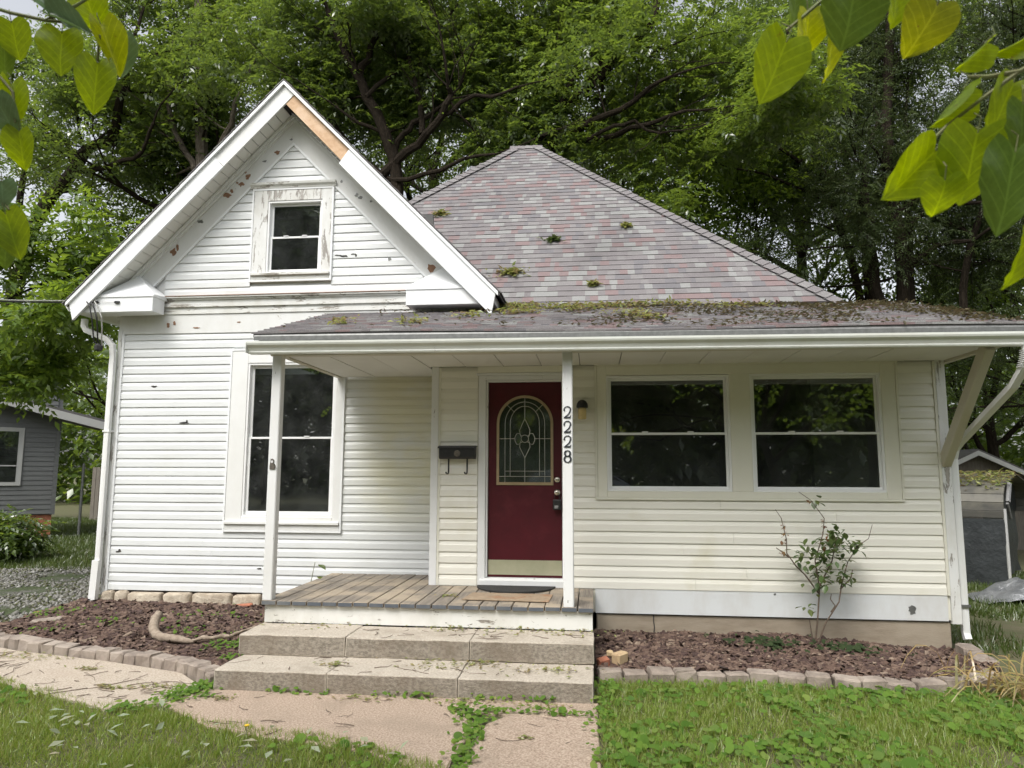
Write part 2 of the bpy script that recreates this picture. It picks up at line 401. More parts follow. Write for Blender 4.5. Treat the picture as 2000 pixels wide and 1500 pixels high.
# ------------------------------------------------------------------ mesh helpers
class MB:
    def __init__(s):
        s.v, s.f, s.m = [], [], []

    def add(s, vs, fs, mi=0):
        o = len(s.v)
        s.v += [tuple(p) for p in vs]
        for f in fs:
            s.f.append(tuple(i + o for i in f))
            s.m.append(mi)

    def box(s, x0, x1, y0, y1, z0, z1, mi=0):
        s.add([(x0, y0, z0), (x1, y0, z0), (x1, y1, z0), (x0, y1, z0), (x0, y0, z1), (x1, y0, z1), (x1, y1, z1), (x0, y1, z1)],
              [(0, 3, 2, 1), (4, 5, 6, 7), (0, 1, 5, 4), (1, 2, 6, 5), (2, 3, 7, 6), (3, 0, 4, 7)], mi)
        return s

    def prism_y(s, poly, y0, y1, mi=0):
        """polygon in X,Z pushed along Y"""
        n = len(poly)
        s.add([(x, y0, z) for x, z in poly] + [(x, y1, z) for x, z in poly],
              [tuple(range(n)), tuple(range(2 * n - 1, n - 1, -1))] + [(i, i + n, (i + 1) % n + n, (i + 1) % n) for i in range(n)], mi)
        return s

    def prism_x(s, poly, xa, xb, dz=0, mi=0):
        """polygon in Y,Z pushed along X, dz is added at xb"""
        n = len(poly)
        s.add([(xa, y, z) for y, z in poly] + [(xb, y, z + dz) for y, z in poly],
              [tuple(range(n)), tuple(range(2 * n - 1, n - 1, -1))] + [(i, i + n, (i + 1) % n + n, (i + 1) % n) for i in range(n)], mi)
        return s

    def prism_z(s, poly, z0, z1, mi=0):
        n = len(poly)
        s.add([(x, y, z0) for x, y in poly] + [(x, y, z1) for x, y in poly],
              [tuple(range(n - 1, -1, -1)), tuple(range(n, 2 * n))] + [(i, (i + 1) % n, (i + 1) % n + n, i + n) for i in range(n)], mi)
        return s

    def sweep(s, path, prof, mi=0, up=(0, 0, 1), scale=None, cap=True):
        """profile (a,b) carried along a path; b runs along 'up'"""
        P = [Vector(p) for p in path]
        n = len(prof)
        vs = []
        a = None
        for i, p in enumerate(P):
            t = (P[min(i + 1, len(P) - 1)] - P[max(i - 1, 0)])
            t.normalize()
            if a is None:
                u = Vector(up)
                if abs(t.dot(u)) > .98:
                    u = Vector((0, 1, 0)) if abs(t.y) < .9 else Vector((1, 0, 0))
                a = t.cross(u).normalized()
            else:                              # carry the frame along without twisting
                a = (a - t * a.dot(t)).normalized()
            b = a.cross(t).normalized()
            k = scale[i] if scale else 1
            vs += [p + a * (q[0] * k) + b * (q[1] * k) for q in prof]
        fs = []
        for i in range(len(P) - 1):
            for j in range(n):
                fs.append((i * n + j, i * n + (j + 1) % n, (i + 1) * n + (j + 1) % n, (i + 1) * n + j))
        if cap:
            fs.append(tuple(range(n - 1, -1, -1)))
            fs.append(tuple(range((len(P) - 1) * n, len(P) * n)))
        s.add(vs, fs, mi)
        return s

    def tube(s, path, radii, n=6, mi=0):
        if not hasattr(radii, '__len__'):
            radii = [radii] * len(path)
        prof = [(math.cos(2 * math.pi * i / n), math.sin(2 * math.pi * i / n)) for i in range(n)]
        return s.sweep(path, prof, mi, scale=radii)

    def bar(s, a, b, w, d, mi=0, up=(0, 0, 1)):
        return s.sweep([a, b], [(-w / 2, -d / 2), (w / 2, -d / 2), (w / 2, d / 2), (-w / 2, d / 2)], mi, up)

    def lathe(s, c, prof, n=16, mi=0, axis='z'):
        vs = []
        for r_, h in prof:
            for i in range(n):
                a = 2 * math.pi * i / n
                if axis == 'z':
                    vs.append((c[0] + r_ * math.cos(a), c[1] + r_ * math.sin(a), c[2] + h))
                else:
                    vs.append((c[0] + r_ * math.cos(a), c[1] - h, c[2] + r_ * math.sin(a)))
        fs = []
        for k in range(len(prof) - 1):
            for i in range(n):
                fs.append((k * n + i, k * n + (i + 1) % n, (k + 1) * n + (i + 1) % n, (k + 1) * n + i))
        fs.append(tuple(range(n - 1, -1, -1)))
        fs.append(tuple(range((len(prof) - 1) * n, len(prof) * n)))
        s.add(vs, fs, mi)
        return s

    def build(s, name, mats, parent=None, bevel=0, seg=1, smooth=False):
        me = bpy.data.meshes.new(name)
        V = np.array(s.v, float)
        lo, hi = V.min(0), V.max(0)
        org = np.array([(lo[0] + hi[0]) / 2, (lo[1] + hi[1]) / 2, lo[2]])
        me.from_pydata([tuple(p) for p in (V - org)], [], s.f)
        for mm in (mats if isinstance(mats, (list, tuple)) else [mats]):
            me.materials.append(mm)
        me.polygons.foreach_set('material_index', s.m)
        if smooth:
            me.polygons.foreach_set('use_smooth', [True] * len(me.polygons))
        if bevel:
            b = bmesh.new()
            b.from_mesh(me)
            bmesh.ops.bevel(b, geom=b.edges[:], offset=bevel, segments=seg, affect='EDGES', profile=.5)
            b.to_mesh(me)
            b.free()
        me.update()
        return link(name, me, org, parent)


ORG = {}


def link(name, data, org=(0, 0, 0), parent=None):
    o = bpy.data.objects.new(name, data)
    COL.objects.link(o)
    ORG[o.name] = Vector(org)
    place(o, org, parent)
    return o


def place(o, org, parent):
    if parent is not None:
        o.parent = parent
        o.location = Vector(org) - ORG[parent.name]
    else:
        o.location = org


def empty(name, loc, parent=None):
    o = link(name, None, loc, parent)
    o.empty_display_size = .2
    return o


def tag(o, label, cat, group=None, kind=None):
    o['label'] = label
    o['category'] = cat
    if group:
        o['group'] = group
    if kind:
        o['kind'] = kind
    return o


def struct(o, label=None):
    o['kind'] = 'structure'
    if label:
        o['label'] = label
    return o


def stuff(o):
    o['kind'] = 'stuff'
    return o


def big(name, V, F, mats, parent=None, mi=None, smooth=False):
    """large mesh from arrays; F is (m,k)"""
    V = np.asarray(V, np.float32)
    lo, hi = V.min(0), V.max(0)
    org = np.array([(lo[0] + hi[0]) / 2, (lo[1] + hi[1]) / 2, lo[2]], np.float32)
    me = bpy.data.meshes.new(name)
    F = np.asarray(F, np.int32)
    m, k = F.shape
    me.vertices.add(len(V))
    me.vertices.foreach_set('co', (V - org).ravel())
    me.loops.add(m * k)
    me.loops.foreach_set('vertex_index', F.ravel())
    me.polygons.add(m)
    me.polygons.foreach_set('loop_start', np.arange(0, m * k, k, dtype=np.int32))
    for mm in (mats if isinstance(mats, (list, tuple)) else [mats]):
        me.materials.append(mm)
    if mi is not None:
        me.polygons.foreach_set('material_index', np.asarray(mi, np.int32))
    if smooth:
        me.polygons.foreach_set('use_smooth', np.ones(m, bool))
    me.update(calc_edges=True)
    return link(name, me, [float(x) for x in org], parent)


def rotmats(yaw, tilt, taz, roll=None):
    """n rotation matrices: spin about z, then lean by 'tilt' towards azimuth 'taz'"""
    n = len(yaw)
    cy, sy = np.cos(yaw), np.sin(yaw)
    Z = np.zeros((n, 3, 3))
    Z[:, 0, 0], Z[:, 0, 1], Z[:, 1, 0], Z[:, 1, 1], Z[:, 2, 2] = cy, -sy, sy, cy, 1
    ax = np.stack([-np.sin(taz), np.cos(taz), np.zeros(n)], 1)
    c, s_ = np.cos(tilt), np.sin(tilt)
    K = np.zeros((n, 3, 3))
    K[:, 0, 1], K[:, 0, 2], K[:, 1, 0], K[:, 1, 2], K[:, 2, 0], K[:, 2, 1] = -ax[:, 2], ax[:, 1], ax[:, 2], -ax[:, 0], -ax[:, 1], ax[:, 0]
    T = np.eye(3)[None] + s_[:, None, None] * K + (1 - c)[:, None, None] * (K @ K)
    return T @ Z


def scatter(tv, tf, pos, rot, scl):
    """copies of a template at many places, as one vertex and one face array"""
    tv, tf = np.asarray(tv, float), np.asarray(tf)
    n, k = len(pos), len(tv)
    sc = np.asarray(scl)
    sc = sc[:, None, None] if sc.ndim == 1 else sc[:, None, :]
    V = np.einsum('nij,nkj->nki', rot, tv[None] * sc) + np.asarray(pos)[:, None, :]
    F = tf[None] + (np.arange(n) * k)[:, None, None]
    return V.reshape(-1, 3), F.reshape(-1, tf.shape[1])


# ================================================================== HOUSE
YL, YR = 8.258, 7.531                # front of the gabled wing, front of the porch room
XC, SL = -3.69, 1.02                 # gable centre line and pitch
house = empty('house', (-1.0, 8.3, 0))
tag(house, 'white one-storey house with a front gable, hipped shingle roof and open porch', 'house')


def siding(parent, segs, z, h, y, mat, sl=None, sr=None):
    """one course of lap siding; each clear run between openings is its own plank.
    sl/sr: ends follow a rake, x = f(z)"""
    prof = [(0.0, 0.0), (.0175, 0.0), (.018, .005), (.0165, .58 * h), (.0125, .68 * h), (.003, h + .005), (0, h + .005)]
    cut = []
    for xa, xb in segs:                       # long courses are pieced from two lengths
        if xb - xa > 2.2 and not sl:
            j = xa + (xb - xa) * (.28 + .45 * ((z * 37.7 + xa) % 1))
            cut += [(xa, j - .001), (j + .001, xb)]
        else:
            cut.append((xa, xb))
    for xa, xb in cut:
        n = max(1, int((xb - xa) / .45))
        m = MB()
        k = len(prof)
        vs = []
        for i in range(n + 1):
            t = i / n
            for o_, dz in prof:
                zz = z + dz
                a = max(xa, sl(zz)) if sl else xa
                b = min(xb, sr(zz)) if sr else xb
                x = a + (b - a) * t
                wob = .0022 * noise.noise((x * 1.1, z * 7.3, 3.1))
                out = o_ * (1 + .25 * noise.noise((x * .9, z * 3.7, 8.2)))
                vs.append((x, y - out, zz + wob))
        fs = []
        for i in range(n):
            for j in range(k - 1):
                fs.append((i * k + j, i * k + j + 1, (i + 1) * k + j + 1, (i + 1) * k + j))
        fs.append(tuple(range(k)))
        fs.append(tuple(range((n + 1) * k - 1, n * k - 1, -1)))
        m.add(vs, fs)
        m.build('siding_plank', mat, parent)


def runs(x0, x1, z, h, holes):
    """clear runs of a course between openings (x0,x1,z0,z1)"""
    segs = [(x0, x1)]
    for a, b, c, d in holes:
        if z + h * .55 > c and z + h * .45 < d:
            out = []
            for p, q in segs:
                if b <= p or a >= q:
                    out.append((p, q))
                else:
                    if a - p > .02:
                        out.append((p, a))
                    if q - b > .02:
                        out.append((b, q))
            segs = out
    return segs


def wall_core(name, x0, x1, z0, z1, y0, y1, holes, mat, parent):
    """a wall slab with openings, built from butted boxes"""
    m = MB()
    xs = sorted({x0, x1, *[a for h in holes for a in h[:2]]})
    for a, b in zip(xs[:-1], xs[1:]):
        zs = [z0]
        for h in sorted(holes, key=lambda q: q[2]):
            if h[0] < (a + b) / 2 < h[1]:
                zs += [h[2], h[3]]
        zs.append(z1)
        for c, d in zip(zs[0::2], zs[1::2]):
            if d - c > .001:
                m.box(a, b, y0, y1, c, d)
    return m.build(name, mat, parent)


# ---- gabled wing, front wall
W1 = (-4.13, -3.06, 1.17, 2.965)      # rough opening of the tall window
wall_l = wall_core('wall', -5.87, -1.53, .27, 3.62, YL, YL + .12, [W1], M['white_trim'], house)
wall_l['label'] = 'white lap-sided front wall of the gabled wing'
HL = .1043
hole_l = [(-4.352, -2.938, .985, 3.165)]
z = .269
for i in range(30):
    h = min(HL, 3.372 - z)
    if h > .03:
        x1 = -1.70
        segs = runs(-5.79, x1, z, h, hole_l)
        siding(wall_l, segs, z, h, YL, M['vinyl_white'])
    z += HL
MB().box(-5.87, -5.82, YL - .03, YL + .09, .20, 3.43).build('corner_board', M['peel_heavy'], wall_l)
MB().box(-5.818, -5.79, YL - .028, YL, .25, 3.372).build('corner_trim', M['white_alum'], wall_l)
MB().box(-5.87, -1.69, YL - .022, YL, 3.374, 3.612).build('frieze_board', M['peel_light'], wall_l)
# cornice mouldings across the foot of the gable
co = MB()
for z0, z1, o_ in ((3.614, 3.655, .035), (3.655, 3.70, .022), (3.70, 3.735, .045), (3.735, 3.79, .03), (3.79, 3.812, .05), (3.812, 3.83, .072)):
    co.box(-5.30, -2.0, YL - o_, YL + .05, z0, z1)
co.build('cornice_moulding', M['peel_horiz'], wall_l)
cap = MB()
cap.box(-5.30, -2.0, YL - .08, YL, 3.831, 3.838)
cap.build('cornice_cap', M['flake'], wall_l)

# ---- gable triangle
gable = MB()
WA, WB, WZ0, WZ1 = -3.97, -3.295, 4.12, 5.02
gable.prism_y([(XC - 2.30, 3.62), (WA, 3.62), (WA, 6.25 + (WA - XC)), (XC - 2.30, 3.95)], YL + .015, YL + .1)
gable.prism_y([(WB, 3.62), (XC + 2.30, 3.62), (XC + 2.30, 3.95), (WB, 6.25 - (WB - XC))], YL + .015, YL + .1)
gable.prism_y([(WA, 3.62), (WB, 3.62), (WB, WZ0), (WA, WZ0)], YL + .015, YL + .1)
gable.prism_y([(WA, WZ1), (WB, WZ1), (WB, 6.25 - (WB - XC)), (XC, 6.25), (WA, 6.25 + (WA - XC))], YL + .015, YL + .1)
gable = gable.build('gable', M['white_trim'], house)
gable['label'] = 'white siding-covered front gable with peeling rake boards'
zt = 5.771
z = 3.838
HG = .1085
while z < zt - .03:
    h = min(HG, zt - .02 - z)
    sl = lambda q: XC - (zt - q) / SL
    sr = lambda q: XC + (zt - q) / SL
    segs = runs(-5.30, -2.0, z, h, [(-4.185, -3.145, 3.99, 5.265)])
    segs = [(max(a, sl(z + h)) if False else a, b) for a, b in segs]
    ok = []
    for a, b in segs:
        if min(b, sr(z)) - max(a, sl(z)) > .06:
            ok.append((a, b))
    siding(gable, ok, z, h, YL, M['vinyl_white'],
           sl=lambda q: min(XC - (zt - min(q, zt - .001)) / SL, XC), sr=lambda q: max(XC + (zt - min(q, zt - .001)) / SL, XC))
    z += HG


def rake(name, za, zb, y0, y1, mat, x_end=2.2, side=None, parent=None, x_start=0.):
    """board following the gable slopes between two heights measured at the centre line"""
    for s_ in ((-1, 1) if side is None else (side,)):
        m = MB()
        m.prism_y([(XC + s_ * x_start, za - SL * x_start), (XC + s_ * x_start, zb - SL * x_start), (XC + s_ * x_end, zb - SL * x_end), (XC + s_ * x_end, za - SL * x_end)], y0, y1)
        m.build(name, mat, parent)


rake('rake_frieze', 5.79, 6.155, YL - .024, YL, M['peel_light'], 2.22, parent=gable)
rake('rake_moulding', 6.06, 6.10, YL - .045, YL - .025, M['white_trim'], 2.2, parent=gable)
rake('rake_moulding', 6.105, 6.155, YL - .07, YL - .025, M['white_trim'], 2.2, parent=gable)
rake('siding_trim', 5.752, 5.789, YL - .034, YL, M['white_alum'], 1.86, parent=gable)


def blotch(parent, mat, x, z, w, h, y, name='paint_chip', n=11, seed=0):
    """ragged place where paint is gone or the surface is broken"""
    rr = random.Random(seed + int(x * 1000) + int(z * 777))
    pts = []
    for i in range(n):
        a = 2 * math.pi * i / n
        k = .45 + .65 * rr.random()
        pts.append((x + math.cos(a) * w / 2 * k, z + math.sin(a) * h / 2 * k))
    MB().prism_y(pts, y, y + .004).build(name, mat, parent)


for (x, z, w, h) in ((-5.21, 4.42, .10, .11), (-5.16, 4.48, .05, .10), (-4.53, 5.13, .13, .09), (-4.48, 5.19, .05, .07), (-4.36, 5.27, .09, .07), (-4.27, 5.37, .08, .09), (-4.31, 5.43, .05, .05),
                     (-4.29, 5.47, .04, .04), (-3.90, 5.67, .09, .06), (-1.90, 4.12, .12, .12), (-4.41, 5.29, .04, .04), (-4.28, 5.34, .05, .04)):
    blotch(gable, M['flake'], x, z, w, h, YL - .028)
for (x, z, w, h) in ((-4.07, 5.56, .08, .03), (-4.87, 4.80, .10, .05), (-2.85, 5.07, .06, .05), (-2.80, 5.03, .07, .05), (-3.72, 5.83, .05, .03), (-3.05, 5.25, .03, .05), (-2.67, 4.98, .04, .03)):
    blotch(gable, M['metal_post'], x, z, w, h, YL - .028)
for (x, z, w, h) in ((-3.07, 4.31, .10, .018), (-2.99, 4.295, .12, .03), (-2.87, 4.32, .09, .016), (-2.84, 4.30, .03, .035)):
    blotch(gable, M['hole'], x, z, w, h, YL - .021, 'siding_crack')
blotch(gable, M['metal_post'], -2.42, 4.245, .05, .05, YL - .021, 'siding_hole')
for (x, z, w, h) in ((-5.36, 2.716, .09, .03), (-4.93, 2.262, .13, .028), (-4.90, 2.275, .03, .05), (-5.685, .715, .09, .02), (-5.67, .73, .05, .035), (-3.90, .545, .075, .025)):
    blotch(wall_l, M['hole'], x, z, w, h, YL - .021, 'siding_hole')
for (x, z, w, h) in ((-5.22, 3.48, .05, .07), (-5.14, 3.505, .045, .06), (-4.85, 3.44, .12, .02), (-4.30, 3.50, .06, .02)):
    blotch(wall_l, M['flake'], x, z, w, h, YL - .026)


# ---- windows
def window(x0, x1, z0, z1, y, glass, mid, casing, sashm, parent, sill_h=.0, cas_out=.035, head=None, label=None, side_mat=None, frame=.055, blind=False):
    """outer casing x0..x1,z0..z1; one or more glass rectangles"""
    c = MB()
    gx0, gx1 = glass[0][0] - frame, glass[-1][1] + frame
    gz0, gz1 = min(g[2] for g in glass) - frame, max(g[3] for g in glass) + frame
    c.box(x0, gx0, y - cas_out, y + .06, z0 + sill_h, z1)
    c.box(gx1, x1, y - cas_out, y + .06, z0 + sill_h, z1)
    c.box(gx0, gx1, y - cas_out, y + .06, gz1, z1)
    if gz0 - z0 - sill_h > .005:
        c.box(gx0, gx1, y - cas_out, y + .06, z0 + sill_h, gz0)
    for g, g2 in zip(glass[:-1], glass[1:]):
        c.box(g[1] + frame, g2[0] - frame, y - cas_out, y + .06, gz0, gz1)
    w = c.build('window', casing, parent, bevel=.004)
    if label:
        w['label'] = label
    # thin edge bead round the casing
    e = MB()
    t = .022
    e.box(x0 - t, x0, y - cas_out - .006, y, z0, z1 + t)
    e.box(x1, x1 + t, y - cas_out - .006, y, z0, z1 + t)
    e.box(x0, x1, y - cas_out - .006, y, z1, z1 + t)
    e.box(x0 - t, x1 + t, y - cas_out - .006, y, z0 - t, z0)
    e.build('edge_bead', side_mat or casing, w)
    if sill_h:
        s_ = MB()
        s_.prism_x([(y + .04, z0 + sill_h + .018), (y - cas_out - .03, z0 + sill_h + .001), (y - cas_out - .03, z0 + sill_h - .03), (y - cas_out - .004, z0 + sill_h - .032), (y - cas_out - .004, z0), (y + .04, z0)], x0 + .002, x1 - .002)
        s_.build('sill', head or casing, w, bevel=.003)
    for ux0, ux1, uz0, uz1 in glass:
        fm = MB()                                   # fixed frame of the unit
        f2 = .022
        a0, a1, b0, b1 = ux0 - frame + .001, ux1 + frame - .001, uz0 - frame + .001, uz1 + frame - .001
        fm.box(a0, a0 + f2, y - cas_out + .008, y + .05, b0, b1)
        fm.box(a1 - f2, a1, y - cas_out + .008, y + .05, b0, b1)
        fm.box(a0 + f2, a1 - f2, y - cas_out + .008, y + .05, b0, b0 + f2)
        fm.box(a0 + f2, a1 - f2, y - cas_out + .008, y + .05, b1 - f2, b1)
        fm.build('frame', sashm, w)
        i0, i1, j0, j1 = a0 + f2, a1 - f2, b0 + f2, b1 - f2
        for lower in (True, False):
            yy = y + .004 if lower else y + .026
            c0, c1 = (j0, mid + .012) if lower else (mid - .012, j1)
            s_ = MB()
            sw = ux0 - i0
            s_.box(i0, ux0, yy, yy + .022, c0, c1)
            s_.box(ux1, i1, yy, yy + .022, c0, c1)
            lo = uz0 if lower else mid + .012
            hi = mid - .012 if lower else uz1
            s_.box(ux0, ux1, yy, yy + .022, c0, lo)
            s_.box(ux0, ux1, yy, yy + .022, hi, c1)
            s_.build('sash', sashm, w, bevel=.002)
            MB().box(ux0 - .004, ux1 + .004, yy + .009, yy + .013, lo - .004, hi + .004).build('pane', M['glass'], w)
            if lower:
                lk = MB()
                for fx in (.3, .7):
                    lx = ux0 + (ux1 - ux0) * fx
                    lk.box(lx - .03, lx + .03, yy - .008, yy + .02, mid + .013, mid + .024)
                lk.build('latch', sashm, w)
    return w


window(-4.35, -2.94, .99, 3.14, YL, [(-4.085, -3.09, 1.21, 2.925)], 2.078, M['white_trim'], M['white_sash'], house, sill_h=.10, label='tall white double-hung window beside the porch post', side_mat=M['white_alum'], frame=.06)
wg = window(-4.17, -3.16, 4.02, 5.17, YL, [(-3.93, -3.335, 4.155, 4.975)], 4.565, M['peel_heavy'], M['white_sash'], house, sill_h=.085, head=M['peel_horiz'], label='small double-hung window in the gable with badly peeling casing', side_mat=M['white_alum'], frame=.055)
hd = MB()
hd.prism_x([(YL, 5.192), (YL - .045, 5.192), (YL - .05, 5.21), (YL - .07, 5.235), (YL - .075, 5.262), (YL, 5.275)], -4.215, -3.115)
hd.build('head_moulding', M['peel_horiz'], wg)
window(.055, 3.03, 1.425, 2.785, YR, [(.205, 1.357, 1.54, 2.632), (1.662, 2.838, 1.54, 2.637)], 2.078, M['cream_trim'], M['white_sash'], house, cas_out=.03, label='pair of wide double-hung windows in a cream casing beside the door', side_mat=M['cream_trim'], frame=.05)

# ---- porch room, front wall
DX0, DX1, DZ0, DZ1 = -1.09, -.313, .60, 2.631
holes_core = [(DX0 - .02, DX1 + .02, .52, DZ1 + .02), (.12, 1.43, 1.49, 2.70), (1.59, 2.93, 1.49, 2.70)]
wall_r = wall_core('wall', -1.62, 3.43, .28, 2.80, YR, YR + .12, holes_core, M['cream_trim'], house)
wall_r['label'] = 'cream lap-sided front wall of the porch room'
HR = .1143
hole_r = [(-1.20, -.205, .3, 2.80), (.03, 3.055, 1.40, 2.82)]
z = .513
for i in range(20):
    h = min(HR, 2.796 - z)
    if h > .03:
        siding(wall_r, runs(-1.60, 3.386, z, h, hole_r), z, h, YR, M['vinyl_cream'])
    z += HR
MB().box(-1.70, -1.625, YR - .03, YR + .6, .514, 2.80).build('corner_board', M['post_paint'], wall_r)
MB().box(-1.624, -1.60, YR - .024, YR, .514, 2.795).build('corner_trim', M['cream_trim'], wall_r)
MB().box(3.388, 3.412, YR - .026, YR, .513, 2.795).build('corner_trim', M['cream_trim'], wall_r)
MB().box(3.413, 3.50, YR - .03, YR + .09, .25, 2.80).build('corner_board', M['peel_heavy'], wall_r)
MB().box(.02, 3.386, YR - .012, YR, .272, .511).build('skirt_board', M['skirt'], wall_r)
blotch(wall_r, M['metal_post'], 3.06, .37, .09, .10, YR - .016, 'torn_spot', 15)
blotch(wall_r, M['metal_post'], 1.78, .49, .03, .03, YR - .016, 'torn_spot')
# return wall of the porch room and side walls
MB().box(-1.62, -1.50, YR + .125, YL - .002, .3, 2.80).build('wall', M['cream_trim'], house)
sw = MB()
sw.box(-5.86, -5.74, YL + .125, 15.9, .27, 3.7)
sw.build('wall', M['white_trim'], house)
sw = MB()
sw.box(3.33, 3.45, YR + .125, 8.8, .27, 3.2)
sw.box(2.55, 2.67, 8.81, 15.9, .27, 3.7)
sw.box(2.56, 3.32, 8.7, 8.8, .27, 3.2)
sw.build('wall', M['cream_trim'], house)
bk = MB()
bk.box(-5.86, 2.67, 15.905, 16.0, .27, 3.7)
bk.build('wall', M['white_trim'], house)
# rooms seen dimly through the glass
rm = MB()
rm.box(-5.72, 3.32, 11.5, 11.6, .3, 3.3)
rm.box(-5.72, 3.32, 8.42, 11.49, .30, .34)
rm.box(-1.38, 3.32, 7.66, 8.41, .30, .34)
rm.box(-1.38, 3.32, 7.66, 11.49, 2.83, 2.86)
rm.box(-1.45, -1.40, 8.3, 11.4, .35, 3.2)
rm.box(-5.72, -1.47, 8.42, 11.49, 3.64, 3.68)
rm.box(-5.2, -2.2, 9.6, 9.66, 3.70, 5.3)
rm.build('interior', M['room'], house)
ft = MB()
ft.box(-5.7, -1.55, YL + .16, YL + .17, 2.98, 3.6)
ft.build('room_header', M['room'], house)

# ---- foundations
fd = empty('foundation', (-5.8, 8.25, 0), house)
x = -5.86
k = 0
rs = random.Random(5)
while x < -2.95:
    w = rs.choice((.36, .44, .3, .5, .18))
    m = MB()
    hh = .262 - rs.random() * .015
    m.box(x + .008, x + w - .012, YL - .06 - rs.random() * .03, YL + .1, -.05, hh)
    st = m.build('stone', M['limestone'], fd, bevel=.035, seg=2, smooth=True)
    for v in st.data.vertices:
        n3 = noise.noise_vector((v.co + Vector((x * 3, k, 0))) * 9)
        v.co += n3 * .016
    x += w
    k += 1
MB().box(-5.84, -1.7, YL + .0, YL + .11, -.1, .25).build('footing', M['soil'], fd)
fr_ = MB()
fr_.box(.03, 3.415, YR + .012, YR + .15, -.2, .262)
fr_ = fr_.build('foundation', M['foundation'], house, bevel=.01)
ck = MB()
ck.tube([(.60, YR + .009, .27), (.597, YR + .009, .20), (.605, YR + .009, .14), (.60, YR + .009, .1), (.603, YR + .009, .03)], .006, 5)
ck.build('crack', M['hole'], fr_)
MB().box(.03, 3.42, YR + .005, YR + .16, .2625, .2705).build('sill_gap', M['hole'], fr_)

# ---- front door
door = MB()
door.box(DX0, DX1, YR + .03, YR + .075, DZ0, DZ1)
door = door.build('door', M['red_door'], house, bevel=.003)
door['label'] = 'dark red front door with arched leaded glass'
fr = MB()
fr.box(-1.19, DX0 - .022, YR - .032, YR + .05, .515, 2.70)
fr.box(DX1 + .022, -.21, YR - .032, YR + .05, .515, 2.70)
fr.box(DX0 - .022, DX1 + .022, YR - .032, YR + .05, DZ1 + .022, 2.70)
fr.box(DX0 - .021, DX0 - .002, YR - .012, YR + .1, .60, DZ1 + .02)
fr.box(DX1 + .002, DX1 + .021, YR - .012, YR + .1, .60, DZ1 + .02)
fr.box(DX0 - .002, DX1 + .002, YR - .012, YR + .1, DZ1 + .002, DZ1 + .02)
fr.box(-1.215, -.19, YR - .05, YR, 2.701, 2.725)
frm = fr.build('door_frame', M['post_paint'], house, bevel=.003)
th = MB()
th.prism_x([(YR + .08, .60), (YR - .02, .595), (YR - .06, .575), (YR - .06, .515), (YR + .08, .515)], -1.165, -.235)
th.build('threshold', M['post_paint'], frm)
MB().box(DX0 + .004, DX1 - .004, YR + .024, YR + .029, .625, .775).build('kick_plate', M['kick'], door)
# arched light
GX, GW, GZ0, GS = -.702, .272, 1.575, 2.19      # centre, half width, foot, spring line
NA = 20


def arch(gx, w, z0, zs, n=NA, ky=1.0):
    return [(gx - w, z0), (gx + w, z0)] + [(gx + w * math.cos(math.pi * i / n), zs + w * ky * math.sin(math.pi * i / n)) for i in range(n + 1)]


o_, i_ = arch(GX, GW + .028, GZ0 - .03, GS), arch(GX, GW, GZ0, GS)
m = MB()
n = len(o_)
vs = [(x, YR + .016, z) for x, z in o_] + [(x, YR + .012, z) for x, z in i_] + [(x, YR + .03, z) for x, z in o_] + [(x, YR + .026, z) for x, z in i_]
fs = []
for j in range(n):
    q = (j + 1) % n
    fs += [(j, q, n + q, n + j), (j, j + 2 * n, q + 2 * n, q), (n + j, n + q, 3 * n + q, 3 * n + j)]
m.add(vs, fs)
m.build('glass_frame', M['tan_frame'], door)
m = MB()
m.prism_y(i_, YR + .022, YR + .027)
m.build('pane', M['door_glass'], door)
MB().prism_y(arch(GX, GW - .002, GZ0 + .002, GS), YR + .0275, YR + .029).build('pane_backing', surf('frost_reflect_backing', (.15, .17, .15), (.11, .13, .11), 8, .6), door)  # backing paled so the reflection in the frosted glass sits in its colour
yl = YR + .019
ld = MB()


def lead(pts, r=.0028):
    ld.tube([(x, yl, z) for x, z in pts], r, 5)


for w_ in (.21, .155):
    lead([(GX - w_, GZ0 + (.0 if w_ > .2 else .06))] + [(GX - w_ * math.cos(math.pi * i / 18), GS + (w_ + (.02 if w_ > .2 else .03)) * math.sin(math.pi * i / 18)) for i in range(19)] + [(GX + w_, GZ0 + (.0 if w_ > .2 else .06))])
lead([(GX - GW, GZ0 + .06), (GX + GW, GZ0 + .06)])
lead([(GX - .21, GZ0 + .115), (GX + .21, GZ0 + .115)])
lead([(GX, GZ0), (GX, 1.83)])
lead([(GX, 2.24), (GX, GS + GW)])
lead([(GX - GW, 2.03), (GX - .105, 2.03)])
lead([(GX + .105, 2.03), (GX + GW, 2.03)])
for s_ in (-1, 1):
    lead([(GX + s_ * .11, GS + .12), (GX + s_ * .19, GS + .20)])
    lead([(GX, 2.24), (GX + s_ * .03, 2.18), (GX + s_ * .055, 2.12), (GX + s_ * .05, 2.075), (GX + s_ * .03, 2.055)], .0035)
    lead([(GX, 1.83), (GX + s_ * .03, 1.89), (GX + s_ * .055, 1.94), (GX + s_ * .05, 1.985), (GX + s_ * .02, 2.0)], .0035)
    lead([(GX + s_ * .04, 2.05), (GX + s_ * .055, 2.085), (GX + s_ * .085, 2.085), (GX + s_ * .105, 2.045), (GX + s_ * .105, 2.01), (GX + s_ * .085, 1.97), (GX + s_ * .055, 1.975), (GX + s_ * .04, 2.01)], .0035)
lead([(GX + .04 * math.cos(a / 12 * 2 * math.pi), 2.03 + .04 * math.sin(a / 12 * 2 * math.pi)) for a in range(13)], .0035)
ld.build('leading', M['lead'], door)
